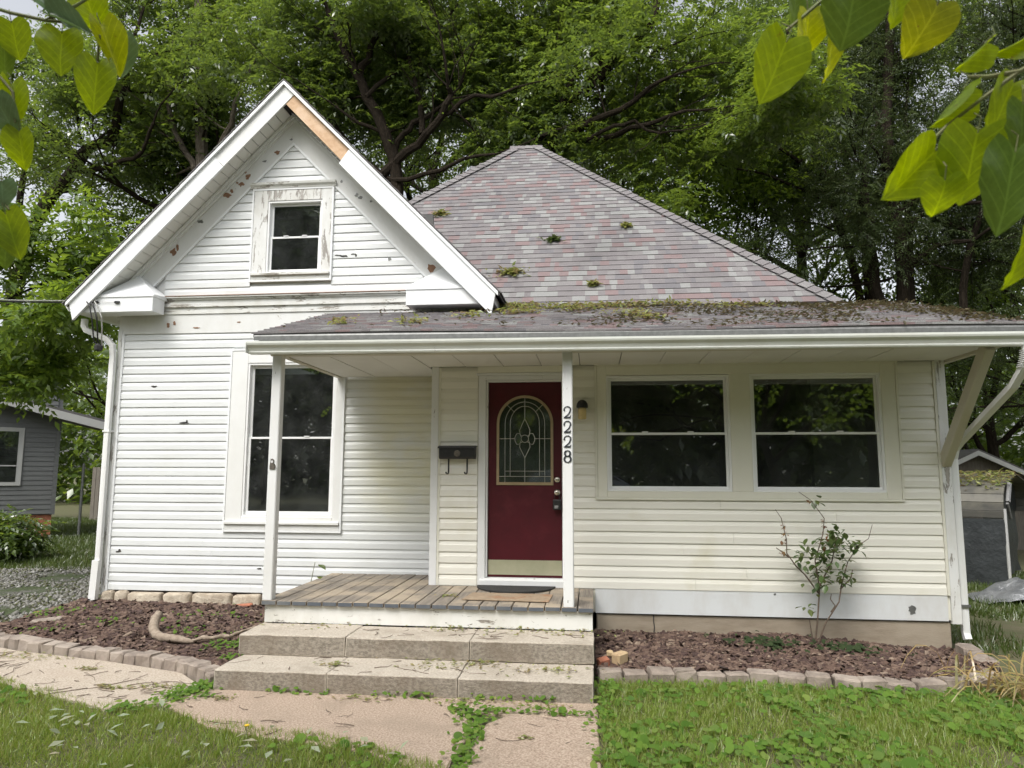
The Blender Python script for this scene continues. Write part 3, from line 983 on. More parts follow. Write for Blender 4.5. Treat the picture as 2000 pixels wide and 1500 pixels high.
MB().lathe((-.363, YR + .032, 1.602), [(.032, 0), (.032, .012), (.022, .018), (.012, .022), (.004, .022)], 18, axis='y').build('deadbolt', M['chrome'], door, smooth=True)
MB().lathe((-.363, YR + .032, 1.471), [(.034, 0), (.034, .01), (.015, .015), (.014, .035), (.03, .045), (.034, .06), (.026, .075), (.006, .08)], 18, axis='y').build('knob', M['chrome'], door, smooth=True)
lb = MB().box(-.405, -.318, YR - .055, YR - .012, 1.295, 1.40).build('lock_box', M['black'], None, bevel=.008, seg=2)
tag(lb, 'small black key lock box hanging from the door knob', 'lock box')
sh = MB()
sh.tube([(-.387, YR - .033, 1.40), (-.387, YR - .033, 1.445), (-.375, YR - .033, 1.46), (-.35, YR - .033, 1.46), (-.338, YR - .033, 1.445), (-.338, YR - .033, 1.40)], .004, 6)
sh.build('shackle', M['black'], lb)
tx = MB()
for i, (a, b) in enumerate(((-.388, -.384), (-.379, -.372), (-.368, -.361), (-.357, -.35))):
    tx.box(a, b, YR - .0575, YR - .0555, 1.325, 1.34)
tx.box(-.388, -.35, YR - .0575, YR - .0555, 1.313, 1.319)
tx.build('lettering', M['white_mark'], lb)

# ---- porch deck
deck = empty('porch_deck', (-1.5, 6.5, .31), house)
deck['label'] = 'weathered plank porch deck with grey painted board ends'
rs = random.Random(9)
nb = 21
bw = 3.015 / nb
for i in range(nb):
    xa = -3.01 + i * bw
    yb = YL - .035 if xa + bw * .6 < -1.69 else YR - .035
    ya = 6.427 + rs.uniform(-.004, .004)
    m = MB()
    dz = rs.uniform(-.002, .003)
    g = .004 + rs.random() * .002
    m.box(xa + g, xa + bw - g, ya, yb, .474 + dz, .514 + dz)
    m.m[2] = 1
    m.m = [1 if q == 2 else 0 for q in range(6)]
    b_ = m.build('deck_board', [M['deck_wood'], M['deck_edge']], deck, bevel=.004)
MB().box(-2.985, -.01, 6.462, 6.50, .318, .473).build('rim_board', M['rim_paint'], deck)
MB().box(-.045, -.008, 6.501, YR - .03, .10, .473).build('rim_board', M['rim_paint'], deck)
MB().box(-2.98, -2.95, 6.501, YL - .1, .16, .473).build('rim_board', M['dead_wood'], deck)
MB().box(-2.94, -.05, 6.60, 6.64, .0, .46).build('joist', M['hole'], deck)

# ---- posts with the house number


def digit2(x, z, w, h):
    c = []
    for i in range(15):                      # hook and bowl
        a = R(200) - R(215) * i / 14
        c.append((x + w * .40 * math.cos(a), z + h * .74 + h * .25 * math.sin(a)))
    c += [(x + w * .22, z + h * .40), (x - w * .05, z + h * .24), (x - w * .40, z + h * .055)]
    wd = [.028] * 3 + [.02] * 5 + [.025] * 3 + [.034] * 4 + [.032, .024, .016]
    return c, [q * h / .2 * .72 for q in wd]


def strip(mb, pts, wd, y0, y1):
    n = len(pts)
    L_, R_ = [], []
    for i, p in enumerate(pts):
        a, b = pts[max(0, i - 1)], pts[min(n - 1, i + 1)]
        dx, dz = b[0] - a[0], b[1] - a[1]
        l = math.hypot(dx, dz) or 1
        nx, nz = -dz / l, dx / l
        L_.append((p[0] + nx * wd[i] / 2, p[1] + nz * wd[i] / 2))
        R_.append((p[0] - nx * wd[i] / 2, p[1] - nz * wd[i] / 2))
    vs = [(x, y0, z) for x, z in L_] + [(x, y0, z) for x, z in R_] + [(x, y1, z) for x, z in L_] + [(x, y1, z) for x, z in R_]
    fs = []
    for i in range(n - 1):
        fs += [(i, i + 1, n + i + 1, n + i), (i, 2 * n + i, 2 * n + i + 1, i + 1), (n + i, n + i + 1, 3 * n + i + 1, 3 * n + i)]
    mb.add(vs, fs)


posts = []
for px in (-2.964, -.214):
    m = MB()
    t, c = .046, .008
    m.prism_z([(px - t + c, 6.49 - t), (px + t - c, 6.49 - t), (px + t, 6.49 - t + c), (px + t, 6.49 + t - c), (px + t - c, 6.49 + t), (px - t + c, 6.49 + t), (px - t, 6.49 + t - c), (px - t, 6.49 - t + c)], .516, 2.77)
    p = m.build('porch_post', M['post_paint'], house)
    posts.append(p)
posts[0]['label'] = 'white porch post standing before the tall window'
posts[1]['label'] = 'white porch post carrying the house number 2228'
YN = 6.49 - .046
for k, ch in enumerate('2228'):
    zb = 2.268 - .106 - k * .1313
    m = MB()
    if ch == '2':
        c, wd = digit2(-.216, zb, .072, .106)
        strip(m, c, wd, YN - .006, YN + .001)
        m.prism_y([(-.247, zb), (-.188, zb), (-.183, zb + .026), (-.188, zb + .026), (-.195, zb + .014), (-.247, zb + .013)], YN - .0062, YN + .001)
        m.lathe((-.244, YN, zb + .073), [(.0085, -.001), (.0085, .0063)], 10, axis='y')
    else:
        for cz, rx, rz in ((zb + .079, .024, .025), (zb + .029, .029, .028)):
            n = 22
            pts = [(-.216 + rx * math.cos(2 * math.pi * i / n), cz + rz * math.sin(2 * math.pi * i / n)) for i in range(n + 1)]
            strip(m, pts, [.007 + .010 * abs(math.cos(2 * math.pi * i / n)) for i in range(n + 1)], YN - .006, YN + .001)
    m.build('house_number', M['number'], posts[1])
# old bracket on the left post
m = MB()
bx, bz = -2.962, 1.70
o_ = [(-.02, .0), (.03, .0), (.032, .03), (.018, .05), (.02, .085), (.005, .098), (-.012, .095), (-.017, .06), (-.022, .03)]
m.prism_y([(bx + a - .005, bz + b) for a, b in o_], YN - .008, YN - .001)
m.tube([(bx + .03, YN - .01, bz + .02), (bx + .04, YN - .03, bz + .03), (bx + .03, YN - .035, bz + .05)], .005, 6)
m.lathe((bx - .004, YN - .001, bz + .07), [(.012, 0), (.012, .01)], 12, axis='y', mi=1)
b_ = m.build('bracket', [M['pewter'], M['white_mark']], posts[0])

# ---- porch beam, ceiling, brace
bm = MB()
bm.prism_x([(6.44, 2.77), (6.54, 2.77), (6.54, 2.90), (6.44, 2.90)], -3.03, 3.56, -.004)
bm.build('porch_beam', M['beam'], house, bevel=.004)
bm = MB()
bm.prism_y([(-3.02, 2.79), (-2.955, 2.79), (-2.955, 2.90), (-3.02, 2.90)], 6.545, YL - .05)
bm.build('porch_beam', M['beam'], house)
pc = empty('porch_ceiling', (0, 7, 2.794), house)
x = -2.95
pw = .405
i = 0
while x < 3.50:
    xb = min(x + pw, 3.50)
    y1 = YL - .04 if x + pw * .5 < -1.69 else YR - .035
    MB().box(x + .004, xb - .004, 6.545, y1, 2.797 + .002 * (i % 2), 2.812).build('ceiling_panel', M['ceiling'], pc)
    x = xb
    i += 1
MB().box(-2.95, 3.5, 6.55, YL - .05, 2.818, 2.825).build('ceiling_board', M['room'], pc)
MB().box(3.503, 3.56, 6.55, YR + .5, 2.775, 2.90).build('rake_board', M['beam'], pc)
MB().box(-1.2, -.2, YR - .05, YR - .001, 2.727, 2.795).build('header_trim', M['cream_trim'], wall_r)
MB().bar((3.455, YR - .0, 1.78), (3.40, 6.50, 2.775), .085, .11, up=(0, -.6, .8)).build('brace', M['beam'], house, bevel=.006)

# ================================================================== ROOFS
# ---- main hipped roof
AZ, AY, AXL, AXR, MS = 7.524, 12.36, -1.30, -.92, 1.0155
EY, EZ = 8.55, 3.655
EXR, EXL = AXR + (AY - EY), AXL - (AY - EY)
BY = AY + (AY - EY)
m = MB()
A0, A1 = (AXL, AY, AZ), (AXR, AY, AZ)
c0, c1, c2, c3 = (EXL, EY, EZ), (EXR, EY, EZ), (EXR, BY, EZ), (EXL, BY, EZ)
m.add([A0, A1, c0, c1, c2, c3], [(2, 3, 1, 0), (3, 4, 1), (4, 5, 0, 1), (5, 2, 0)])
roof = m.build('roof', M['roof_base'], house)
roof['label'] = 'steep hipped roof of mixed grey and rose asphalt shingles'
th = math.atan(MS)
EXPO = .125
nrm = Vector((0, -math.sin(th), math.cos(th)))
sdir = Vector((0, math.cos(th), math.sin(th)))
SLEN = (AZ - EZ) / math.sin(th)
shm = {}


def shingle_mesh(w, mi):
    k = (round(w, 3), mi)
    if k not in shm:
        me = bpy.data.meshes.new('shingle')
        t0, t1 = .013, .004
        v = [(0, -.002, -.002), (w, -.002, -.002), (w, .137, -.002), (0, .137, -.002), (0, -.002, t0), (w, -.002, t0), (w, .137, t1), (0, .137, t1)]
        me.from_pydata(v, [], [(4, 5, 6, 7), (0, 1, 5, 4), (1, 2, 6, 5), (3, 0, 4, 7)])
        me.materials.append(M['shingle'][mi])
        shm[k] = me
    return shm[k]


rs = random.Random(21)
tabs = []
n_course = int(SLEN / EXPO)
for i in range(n_course + 1):
    s0 = i * EXPO + .01
    zz = EZ + s0 * math.sin(th)
    xr = AXR + (AZ - zz) / MS - .06
    xl = max(AXL - (AZ - zz) / MS + .06, XC + (6.43 - zz) / SL - .25)
    x = xl - rs.random() * .2
    mi = 0
    while x < xr:
        w = rs.choice((.06, .08, .09, .10, .12, .14, .16, .20))
        r_ = rs.random()
        mi = 0 if r_ < .36 else 1 if r_ < .58 else 2 if r_ < .74 else 3 if r_ < .90 else 4
        w2 = min(w, xr - x)
        if w2 > .03 and x + w2 > xl:
            tabs.append((i, x, s0, w2, mi, rs.uniform(0, .004)))
        x += w
rot = Matrix.Rotation(th, 4, 'X')
own = set(range(len(tabs))) if len(tabs) <= 290 else set(sorted(range(len(tabs)), key=lambda q: tabs[q][0] + .0 * tabs[q][1])[:290])
rest = MB()
for q, (i, x, s0, w, mi, lift) in enumerate(tabs):
    p = Vector((x, EY, EZ)) + sdir * s0 + nrm * (.004 + lift)
    if q in own:
        o = bpy.data.objects.new('shingle', shingle_mesh(w, mi))
        COL.objects.link(o)
        o.parent = roof
        o.matrix_local = Matrix.Translation(p - ORG[roof.name]) @ rot
    else:
        mw = Matrix.Translation(p) @ rot
        t0, t1 = .013, .004
        v = [(0, -.002, -.002), (w, -.002, -.002), (w, .137, -.002), (0, .137, -.002), (0, -.002, t0), (w, -.002, t0), (w, .137, t1), (0, .137, t1)]
        rest.add([mw @ Vector(a) for a in v], [(4, 5, 6, 7), (0, 1, 5, 4), (1, 2, 6, 5), (3, 0, 4, 7)], mi)
if rest.v:
    stuff(rest.build('shingle_field', M['shingle'], roof))


def hip_caps(p0, p1, na, nb_, parent, name='hip_cap'):
    """overlapping folded caps along a hip; na, nb_ are the two slope normals"""
    p0, p1 = Vector(p0), Vector(p1)
    d = (p1 - p0)
    L_ = d.length
    d.normalize()
    a = d.cross(na).normalized()
    b = nb_.cross(d).normalized()
    if a.z > 0:
        a = -a
    if b.z > 0:
        b = -b
    nn = (na + nb_).normalized()
    k = int(L_ / .14)
    for i in range(k):
        q0 = p0 + d * (i * .14 - .02) + nn * .052
        q1 = p0 + d * (i * .14 + .15) + nn * .036
        m = MB()
        vs = []
        for q in (q0, q1):
            vs += [q + a * .135, q, q + b * .135]
        vs += [v - nn * .018 for v in vs[:3]]
        m.add(vs, [(0, 1, 4, 3), (1, 2, 5, 4), (0, 6, 7, 1), (1, 7, 8, 2)])
        m.build(name, M['shingle'][0 if rs.random() < .7 else 1], parent)


nf, nr, nl = nrm, Vector((math.sin(th), 0, math.cos(th))), Vector((-math.sin(th), 0, math.cos(th)))
nbk = Vector((0, math.sin(th), math.cos(th)))
hip_caps((EXR, EY, EZ), A1, nf, nr, roof)
gx = AXL - 2.15
hip_caps((gx, AY - 2.15, AZ - 2.15 * MS), A0, nf, nl, roof)
hip_caps((AXL - .1, AY, AZ), (AXR + .1, AY, AZ), nf, nbk, roof, 'ridge_cap')

# ---- porch roof (low slope, a little sagged to the right)
PX0, PX1 = -3.12, 3.62


def porch_pt(x, t, lift=0.):
    """t 0 at the eave, 1 at the foot of the main roof"""
    f = (x - PX0) / (PX1 - PX0)
    ze = 2.948 + (2.908 - 2.948) * f
    zt_ = 3.69 + (3.635 - 3.69) * f
    y = 6.26 + (8.58 - 6.26) * t
    return (x, y, ze + (zt_ - ze) * t + .012 * math.sin(f * 9) * (1 - t) + lift)


m = MB()
for (a, b) in ((PX0, XC + 2.3), (XC + 2.3, PX1)):
    n = 8
    for i in range(n):
        xa, xb = a + (b - a) * i / n, a + (b - a) * (i + 1) / n
        te = .845 if xb <= XC + 2.31 else 1.0
        q = [porch_pt(xa, 0), porch_pt(xb, 0), porch_pt(xb, te), porch_pt(xa, te)]
        q += [(x_, y_, z_ - .03) for x_, y_, z_ in q]
        m.add(q, [(0, 1, 2, 3), (7, 6, 5, 4), (0, 4, 5, 1), (1, 5, 6, 2), (2, 6, 7, 3), (3, 7, 4, 0)])
proof = m.build('porch_roof', M['roof_base'], house)
proof['label'] = 'low shingled porch roof strewn with leaf litter'
m = MB()
nc = 19
for i in range(nc):
    t0 = i / nc - .004
    t1 = (i + 1.1) / nc
    x = PX0 - rs.random() * .2 + .0
    while x < PX1:
        w = rs.choice((.08, .11, .14, .18, .24))
        r_ = rs.random()
        mi = 0 if r_ < .40 else 1 if r_ < .62 else 2 if r_ < .72 else 3 if r_ < .88 else 4
        xa, xb = max(x, PX0 - .015), min(x + w, PX1 + .015)
        if xb - xa > .02:
            if not (xb < XC + 2.31 and t0 > .80):
                tt = min(t1, .845) if xb < XC + 2.31 else min(t1, 1)
                l0 = .016 + rs.random() * .006
                v = [porch_pt(xa, t0, .001), porch_pt(xb, t0, .001), porch_pt(xb, tt, .001), porch_pt(xa, tt, .001), porch_pt(xa, t0, l0), porch_pt(xb, t0, l0), porch_pt(xb, tt, .006), porch_pt(xa, tt, .006)]
                m.add(v, [(4, 5, 6, 7), (0, 1, 5, 4), (1, 2, 6, 5), (3, 0, 4, 7)], mi)
        x += w
stuff(m.build('shingle_field', M['shingle'], proof))
fa = MB()
fa.prism_x([(6.335, 2.80), (6.36, 2.80), (6.36, 2.915), (6.335, 2.915)], -3.10, 3.6, -.035)
fa.build('fascia_board', M['gutter'], proof)
un = MB()
un.prism_x([(6.362, 2.885), (6.44, 2.885), (6.44, 2.90), (6.362, 2.90)], -3.08, 3.58, -.03)
un.build('eave_soffit', M['beam'], proof)
de = MB()
de.prism_x([(6.25, 2.925), (6.262, 2.945), (6.262, 2.90), (6.25, 2.885)], -3.11, 3.6, -.04)
de.build('drip_edge', M['metal_post'], proof)


def gutter(xa, xb, y, z, dz, parent, name='gutter'):
    """K-profile gutter hung along X; y is its back"""
    out = [(0, .105), (0, 0), (-.07, 0), (-.076, .012), (-.074, .022), (-.085, .05), (-.112, .074), (-.118, .09), (-.118, .108), (-.108, .108)]
    inn = [(-.110, .092), (-.105, .078), (-.078, .053), (-.068, .024), (-.068, .008), (-.006, .008), (-.006, .105)]
    m = MB()
    m.prism_x([(y + a, z + b) for a, b in out + inn], xa, xb, dz)
    return m.build(name, M['gutter'], parent)


g = gutter(-3.165, 3.66, 6.333, 2.765, -.032, house)
g['label'] = 'white metal gutter along the porch eave'
ec = MB()
ec.box(-3.168, -3.164, 6.213, 6.333, 2.768, 2.87)
ec.build('end_cap', M['gutter'], g)


def downspout(path, parent, w=.064, d=.048, label=None, up=(0, 1, 0)):
    m = MB()
    prof = [(-w / 2, -d / 2), (-w / 6, -d / 2 - .004), (w / 6, -d / 2 - .004), (w / 2, -d / 2), (w / 2, d / 2), (w / 6, d / 2 + .004), (-w / 6, d / 2 + .004), (-w / 2, d / 2)]
    m.sweep(path, prof, up=up)
    o = m.build('downspout', M['white_trim'], parent)
    if label:
        o['label'] = label
    return o


d1 = downspout([(3.585, 6.28, 2.74), (3.585, 6.28, 2.66), (3.585, 6.33, 2.57), (3.575, 6.50, 2.42), (3.57, 7.45, 1.98), (3.565, 7.54, 1.92), (3.56, 7.58, 1.82), (3.56, 7.58, .16), (3.565, 7.56, .10)], house, label='white downspout at the right corner, bending from the porch gutter', up=(0, 1, 0))
el = MB()
for i in range(9):
    t = i / 8
    el.sweep([(3.585, 6.28 + .06 * t * t, 2.70 - .13 * t), (3.585, 6.28 + .06 * t * t, 2.692 - .13 * t)], [(-.045, -.034), (.045, -.034), (.045, .034), (-.045, .034)], up=(0, 1, 0))
el.build('elbow_ribs', M['white_trim'], d1)
MB().box(3.512, 3.605, 7.535, 7.615, .40, .425).build('strap', M['metal_post'], d1)
d2 = downspout([(-6.28, 8.15, 3.56), (-6.28, 8.15, 3.47), (-6.25, 8.15, 3.42), (-5.97, 8.17, 3.30), (-5.90, 8.175, 3.22), (-5.885, 8.175, 3.10), (-5.885, 8.175, .60)], house, label='white downspout at the left corner')
lo = MB()
lo.sweep([(-5.89, 8.16, .62), (-5.905, 8.15, .05)], [(-.042, -.034), (.042, -.034), (.042, .034), (-.042, .034)], up=(0, 1, 0))
lo.build('lower_length', M['white_trim'], d2)
MB().box(-5.93, -5.84, 8.14, 8.225, 2.15, 2.17).build('strap', M['white_trim'], d2)

# ---- gable roof with its boxed eaves
GT, GD = 6.43, 2.62
m = MB()
for s_ in (-1, 1):
    xo = XC + s_ * (GD + .05)
    zo = GT - SL * (GD + .05)
    m.add([(XC, 7.88, GT), (xo, 7.88, zo), (xo, 12.2, zo), (XC, 12.2, GT), (XC, 7.88, GT - .035), (xo, 7.88, zo - .035), (xo, 12.2, zo - .035), (XC, 12.2, GT - .035)],
          [(0, 1, 2, 3), (7, 6, 5, 4), (0, 4, 5, 1), (1, 5, 6, 2), (2, 6, 7, 3)])
groof = m.build('gable_roof', M['roof_base'], house)
groof['label'] = 'shingled gable roof with white boxed rake and eave returns'
# shingle courses showing along the rakes
m = MB()
for s_ in (-1, 1):
    for i in range(26):
        a = i * .105
        b = a + .115
        for y0 in (7.865,):
            xa, xb = XC + s_ * a, XC + s_ * min(b, GD + .07)
            za, zb_ = GT - SL * a, GT - SL * (xb - XC) * s_
            m.add([(xa, y0, za + .006), (xb, y0, zb_ + .02), (xb, 8.4, zb_ + .02), (xa, 8.4, za + .006), (xa, y0, za - .004), (xb, y0, zb_ + .004), (xb, 8.4, zb_ + .004), (xa, 8.4, za - .004)],
                  [(0, 1, 2, 3), (0, 4, 5, 1), (1, 5, 6, 2), (7, 6, 5, 4)], rs.choice((0, 0, 1, 2, 4)))
stuff(m.build('shingle_edge', M['shingle'], groof))


def rake_board(name, xa, xb, ztop, zbot, y0, y1, side, mat, parent, plumb=0.):
    """board along a rake from |dx|=xa to xb; ztop and zbot are heights at the centre line"""
    f = lambda d, q: (XC + side * d, q - SL * d)
    p = [f(xa, ztop), f(xb, ztop), f(xb + plumb, zbot), f(xa - (0 if xa < .01 else .13), zbot)]
    if xa >= .01:
        p[3] = f(xa - .125, zbot)
    p[2] = f(xb - .125 if plumb == 0 else xb + plumb, zbot)
    return MB().prism_y(p, y0, y1).build(name, mat, parent)


zt0, zb0 = GT - .055, 6.115
# left rake: two lengths with a lap, right rake: bare wood then a new white length
kx = (zt0 - zb0) / (2 * SL)
MB().prism_y([(XC, zt0), (XC + kx, zt0 - SL * kx), (XC - .86 + .125, zb0 - SL * (.86 - .125)), (XC - .86, zt0 - SL * .86)], 7.905, 7.93).build('fascia_board', M['white_trim'], groof)
rake_board('fascia_board', .86, GD, zt0, zb0 - .008, 7.897, 7.93, -1, M['white_alum'], groof, plumb=-.06)
bw_ = MB().prism_y([(XC + kx + .002, zt0 - SL * kx - .004), (XC + .93, zt0 - SL * .93), (XC + .79, zb0 + .02 - SL * .79), (XC + .02, zb0 + .02)], 7.914, 7.93).build('fascia_board', M['raw_wood'], groof)
bw_['label'] = 'bare unpainted wood where the fascia cover is missing'
rake_board('fascia_board', .85, GD, zt0, zb0 - .045, 7.890, 7.93, 1, M['white_alum'], groof, plumb=-.05)
for s_ in (-1, 1):
    rake_board('drip_strip', .0, GD + .03, GT - .012, GT - .06, 7.872, 7.90, s_, M['white_alum'], groof, plumb=.0001)
# vented soffit panels
for s_ in (-1, 1):
    d = .04
    i = 0
    while d < 2.30:
        d1 = min(d + .0965, 2.32)
        q = []
        for dd in (d + .004, d1 - .004):
            for y in (7.93, YL - .002):
                q.append((XC + s_ * dd, y, 6.165 - SL * dd))
        m = MB()
        vs = [q[0], q[2], q[3], q[1]] + [(a, b, c + .012) for a, b, c in (q[0], q[2], q[3], q[1])]
        m.add(vs, [(3, 2, 1, 0), (4, 5, 6, 7), (0, 1, 5, 4), (1, 2, 6, 5), (2, 3, 7, 6), (3, 0, 4, 7)])
        m.build('soffit_panel', M['soffit'], groof)
        d = d1
        i += 1
    m = MB()
    m.add([(XC, 7.93, 6.195), (XC + s_ * 2.4, 7.93, 6.195 - SL * 2.4), (XC + s_ * 2.4, YL, 6.195 - SL * 2.4), (XC, YL, 6.195)], [(0, 1, 2, 3)])
    m.build('soffit_back', M['hole'], groof)
    e = MB()
    for k in range(14):
        d0 = .10 + k * .065
        e.prism_y([(XC + s_ * d0, 6.105 - SL * d0), (XC + s_ * (d0 + .045), 6.105 - SL * (d0 + .045)), (XC + s_ * (d0 + .05), 6.12 - SL * (d0 + .05)), (XC + s_ * (d0 + .005), 6.12 - SL * (d0 + .005))], 7.9105, 7.925)
    if s_ == 1:
        e.build('soffit_slots', M['hole'], groof)
# boxed returns
for s_ in (-1, 1):
    X0, X1 = XC + s_ * 1.565, XC + s_ * 2.50
    Z0, Z1, Z2 = 3.597, 3.775, 3.80
    m = MB()
    m.box(min(X0, X1), max(X0, X1), 7.945, YL - .075, Z0, Z1)
    rt = m.build('eave_return', M['white_alum'], groof)
    m = MB()
    xa = X0 - s_ * .012
    m.add([(xa, 7.935, Z1 + .001), (X1, 7.935, Z1 + .001), (X1, YL - .03, Z1 + .001), (xa, YL - .03, Z1 + .001),
           (xa, 7.935, Z2), (XC + s_ * 2.29, 7.935, Z2), (XC + s_ * 1.95, YL - .03, 4.12), (XC + s_ * 2.29, YL - .03, Z2), (xa, YL - .03, Z2 + .03), (X1, 7.935, Z1 + .002)],
          [(0, 3, 2, 1), (0, 9, 5, 4), (4, 5, 6), (5, 7, 6), (4, 6, 8), (0, 4, 8, 3), (3, 8, 6, 7, 2)])
    m.build('return_cap', M['white_alum'], groof)
    # eave end block beyond the return
    xe0, xe1 = XC + s_ * 2.502, XC + s_ * 2.60
    MB().box(min(xe0, xe1), max(xe0, xe1), 7.935, 12.2, 3.60, 3.70).build('eave_fascia', M['white_alum'], groof)
    MB().box(min(X0, X1) + (.0 if s_ < 0 else 2), max(X0, X1), YL - .074, YL - .07, Z0, Z1) if False else None
    xs = sorted((XC + s_ * 2.15, XC + s_ * 2.50))
    MB().box(xs[0], xs[1], YL - .074, 12.0, 3.598, 3.62).build('eave_soffit', M['soffit'], groof)
m = MB()
out = [(-6.293, 3.70), (-6.293, 3.62), (-6.345, 3.615), (-6.365, 3.64), (-6.385, 3.665), (-6.40, 3.70)]
m.prism_y(out, 7.95, 12.1)
gl_ = m.build('gutter', M['white_alum'], house)
gl_['label'] = 'white gutter along the left eave'
MB().box(-5.74, -5.68, 7.925, 7.944, 3.70, 3.725).build('cable_clamp', M['black'], groof)

# ---- leaves and dirt lying on the roofs
LEAFT = np.array([(0, 0, 0), (.018, .3, .02), (.0, 1, -.05), (-.018, .3, .02)]) * np.array([12, 1, 1])
LEAFT = np.array([(0, 0, 0), (.22, .42, .06), (0, 1, -.06), (-.22, .42, .06)])
LEAFF = np.array([(0, 1, 2), (0, 2, 3)])


def leaf_heap(name, pts, mat, size=(.03, .07), parent=None, flat=.5):
    P = np.array(pts)
    n = len(P)
    rot_ = rotmats(RNG.uniform(0, 6.28, n), RNG.normal(0, flat, n), RNG.uniform(0, 6.28, n))
    V, F = scatter(LEAFT, LEAFF, P, rot_, RNG.uniform(size[0], size[1], n))
    return big(name, V, F, mat, parent)


def main_pt(x, s_, lift=.02):
    p = Vector((x, EY, EZ)) + sdir * s_ + nrm * lift
    return (p.x, p.y, p.z)


for k, (x, z, w, lab, mm) in enumerate(((-2.28, 5.60, .17, 'wilted pale leaf spray near the left hip, highest of those on the shingles', 'litter'), (-.52, 4.90, .15, 'dark green leaf tuft midway up the main roof', 'rose_leaf'), (-1.03, 4.27, .24, 'flat olive leaf spray low on the main roof slope', 'litter'),
                                        (.53, 5.15, .11, 'small grey leaf tuft alone on the right half of the roof', 'litter'), (.05, 4.02, .08, 'tiny pale leaf scrap just above the porch roof', 'litter'))):
    n = int(900 * w)
    s0 = (z - EZ) / math.sin(th)
    pts = []
    for i in range(n):
        a, r_ = RNG.uniform(0, 6.28), abs(RNG.normal(0, .45))
        pts.append(main_pt(x + w * r_ * math.cos(a), s0 + w * .55 * r_ * math.sin(a), .025 + .03 * RNG.random()))
    tag(leaf_heap('leaf_clump', pts, M[mm], (.05, .10)), lab, 'leaves', 'leaf clumps on the main roof')
pts = []
while len(pts) < 5200:
    x, t = RNG.uniform(PX0, PX1), RNG.uniform(0, 1)
    f = (x - PX0) / (PX1 - PX0)
    dens = (.04 + .9 * max(0, f - .25) ** .8) * (.25 + .75 * t)
    dens *= max(0, .35 + 1.3 * noise.noise((x * 1.3, t * 3.1, 4)))
    if x < XC + 2.55 and t > .82:
        continue
    if RNG.random() < dens:
        pts.append(porch_pt(x, t, .02 + .03 * RNG.random()))
stuff(tag(leaf_heap('roof_litter', pts[:3600], M['litter_dark'], (.03, .075), flat=.35), 'brown and olive leaf litter over the right half of the porch roof', 'leaf litter'))
pts = []
for (x, t, w, n) in ((-.95, .97, .30, 260), (-.4, .93, .45, 260), (.3, .98, .5, 220), (1.0, .98, .5, 160), (-.8, .66, .3, 130), (-2.5, .25, .10, 60), (-1.75, .22, .16, 70), (.55, .35, .2, 90), (-.1, .8, .4, 140), (1.6, .8, .5, 120), (-1.3, .5, .2, 50), (.4, .6, .25, 80)):
    for i in range(n):
        pts.append(porch_pt(x + RNG.normal(0, w * .5), min(1.0, max(0, t + RNG.normal(0, .04))), .025 + .05 * RNG.random()))
stuff(tag(leaf_heap('leaf_litter', pts, M['litter'], (.035, .085)), 'pale green wilted leaves caught where the porch roof meets the slope', 'leaf litter'))

# ================================================================== GROUND
def sstep(a, b, x):
    t = min(1, max(0, (x - a) / (b - a)))
    return t * t * (3 - 2 * t)


def ground_h(x, y):
    h = -.022 + .012 * noise.noise((x * .8, y * .8, 0))
    h -= sstep(3.4, 5.5, x) * max(0, min(y, 22) - 6.8) * .055
    return h


def grid(name, xs, ys, fn, mat, parent=None):
    nx, ny = len(xs), len(ys)
    V = np.array([(x, y, fn(x, y)) for y in ys for x in xs])
    F = np.array([(j * nx + i, j * nx + i + 1, (j + 1) * nx + i + 1, (j + 1) * nx + i) for j in range(ny - 1) for i in range(nx - 1)])
    return big(name, V, F, mat, parent, smooth=True)


gx_ = sorted(set([-220, -120, -60, -35] + [round(-22 + i * .5, 2) for i in range(88)] + [35, 60, 120, 220]))
gy_ = sorted(set([-220, -120, -60, -30, -15, -6] + [round(-2 + i * .5, 2) for i in range(64)] + [40, 60, 120, 220]))
struct(grid('ground', gx_, gy_, ground_h, M['earth']), 'shaded lawn and bare earth around the house')

def patch_n(x, y):
    return np.array([noise.noise((a * .9, b * 1.3, 41)) for a, b in zip(x, y)])


# gravel drive on the left
dv = grid('driveway', [-13.5 + i * .5 for i in range(16)], [7.2 + i * .4 for i in range(14)], lambda x, y: ground_h(x, y) + .014 + .012 * noise.noise((x * 2, y * 2, 5)) - .05 * sstep(11.2, 12.3, y) - .06 * (1 - sstep(-13.4, -12.2, x)) - .05 * sstep(-6.55, -6.1, x) - .05 * (1 - sstep(7.3, 8.2, y)), M['gravel'])
struct(dv, 'grey gravel drive beside the house')

n = 20000
x, y = RNG.uniform(-13, -6.25, n), RNG.uniform(7.6, 12.0, n)
k = patch_n(x, y) + RNG.normal(0, .18, n) > -.12
x, y = x[k], y[k]
n = len(x)
tv = np.array([(1, 0, 0), (-.8, .2, 0), (0, 1, .1), (.1, -.9, 0), (0, 0, .7), (.1, .1, -.5)])
tf = np.array([(0, 2, 4), (2, 1, 4), (1, 3, 4), (3, 0, 4), (2, 0, 5), (1, 2, 5), (3, 1, 5), (0, 3, 5)])
zz = np.array([ground_h(a, b) for a, b in zip(x, y)]) + .016
V, F = scatter(tv, tf, np.stack([x, y, zz], 1), rotmats(RNG.uniform(0, 6.28, n), RNG.normal(0, .3, n), RNG.uniform(0, 6.28, n)), RNG.gamma(4, .0045, n) + .006)
M['pebble'] = leaf_mat('pebble', [(.24, .235, .22), (.14, .135, .12), (.31, .305, .29), (.08, .078, .06), (.10, .11, .05)], 0.0, gloss=0)
stuff(tag(big('gravel', V, F, M['pebble']), 'loose pale gravel on the drive left of the house', 'gravel'))

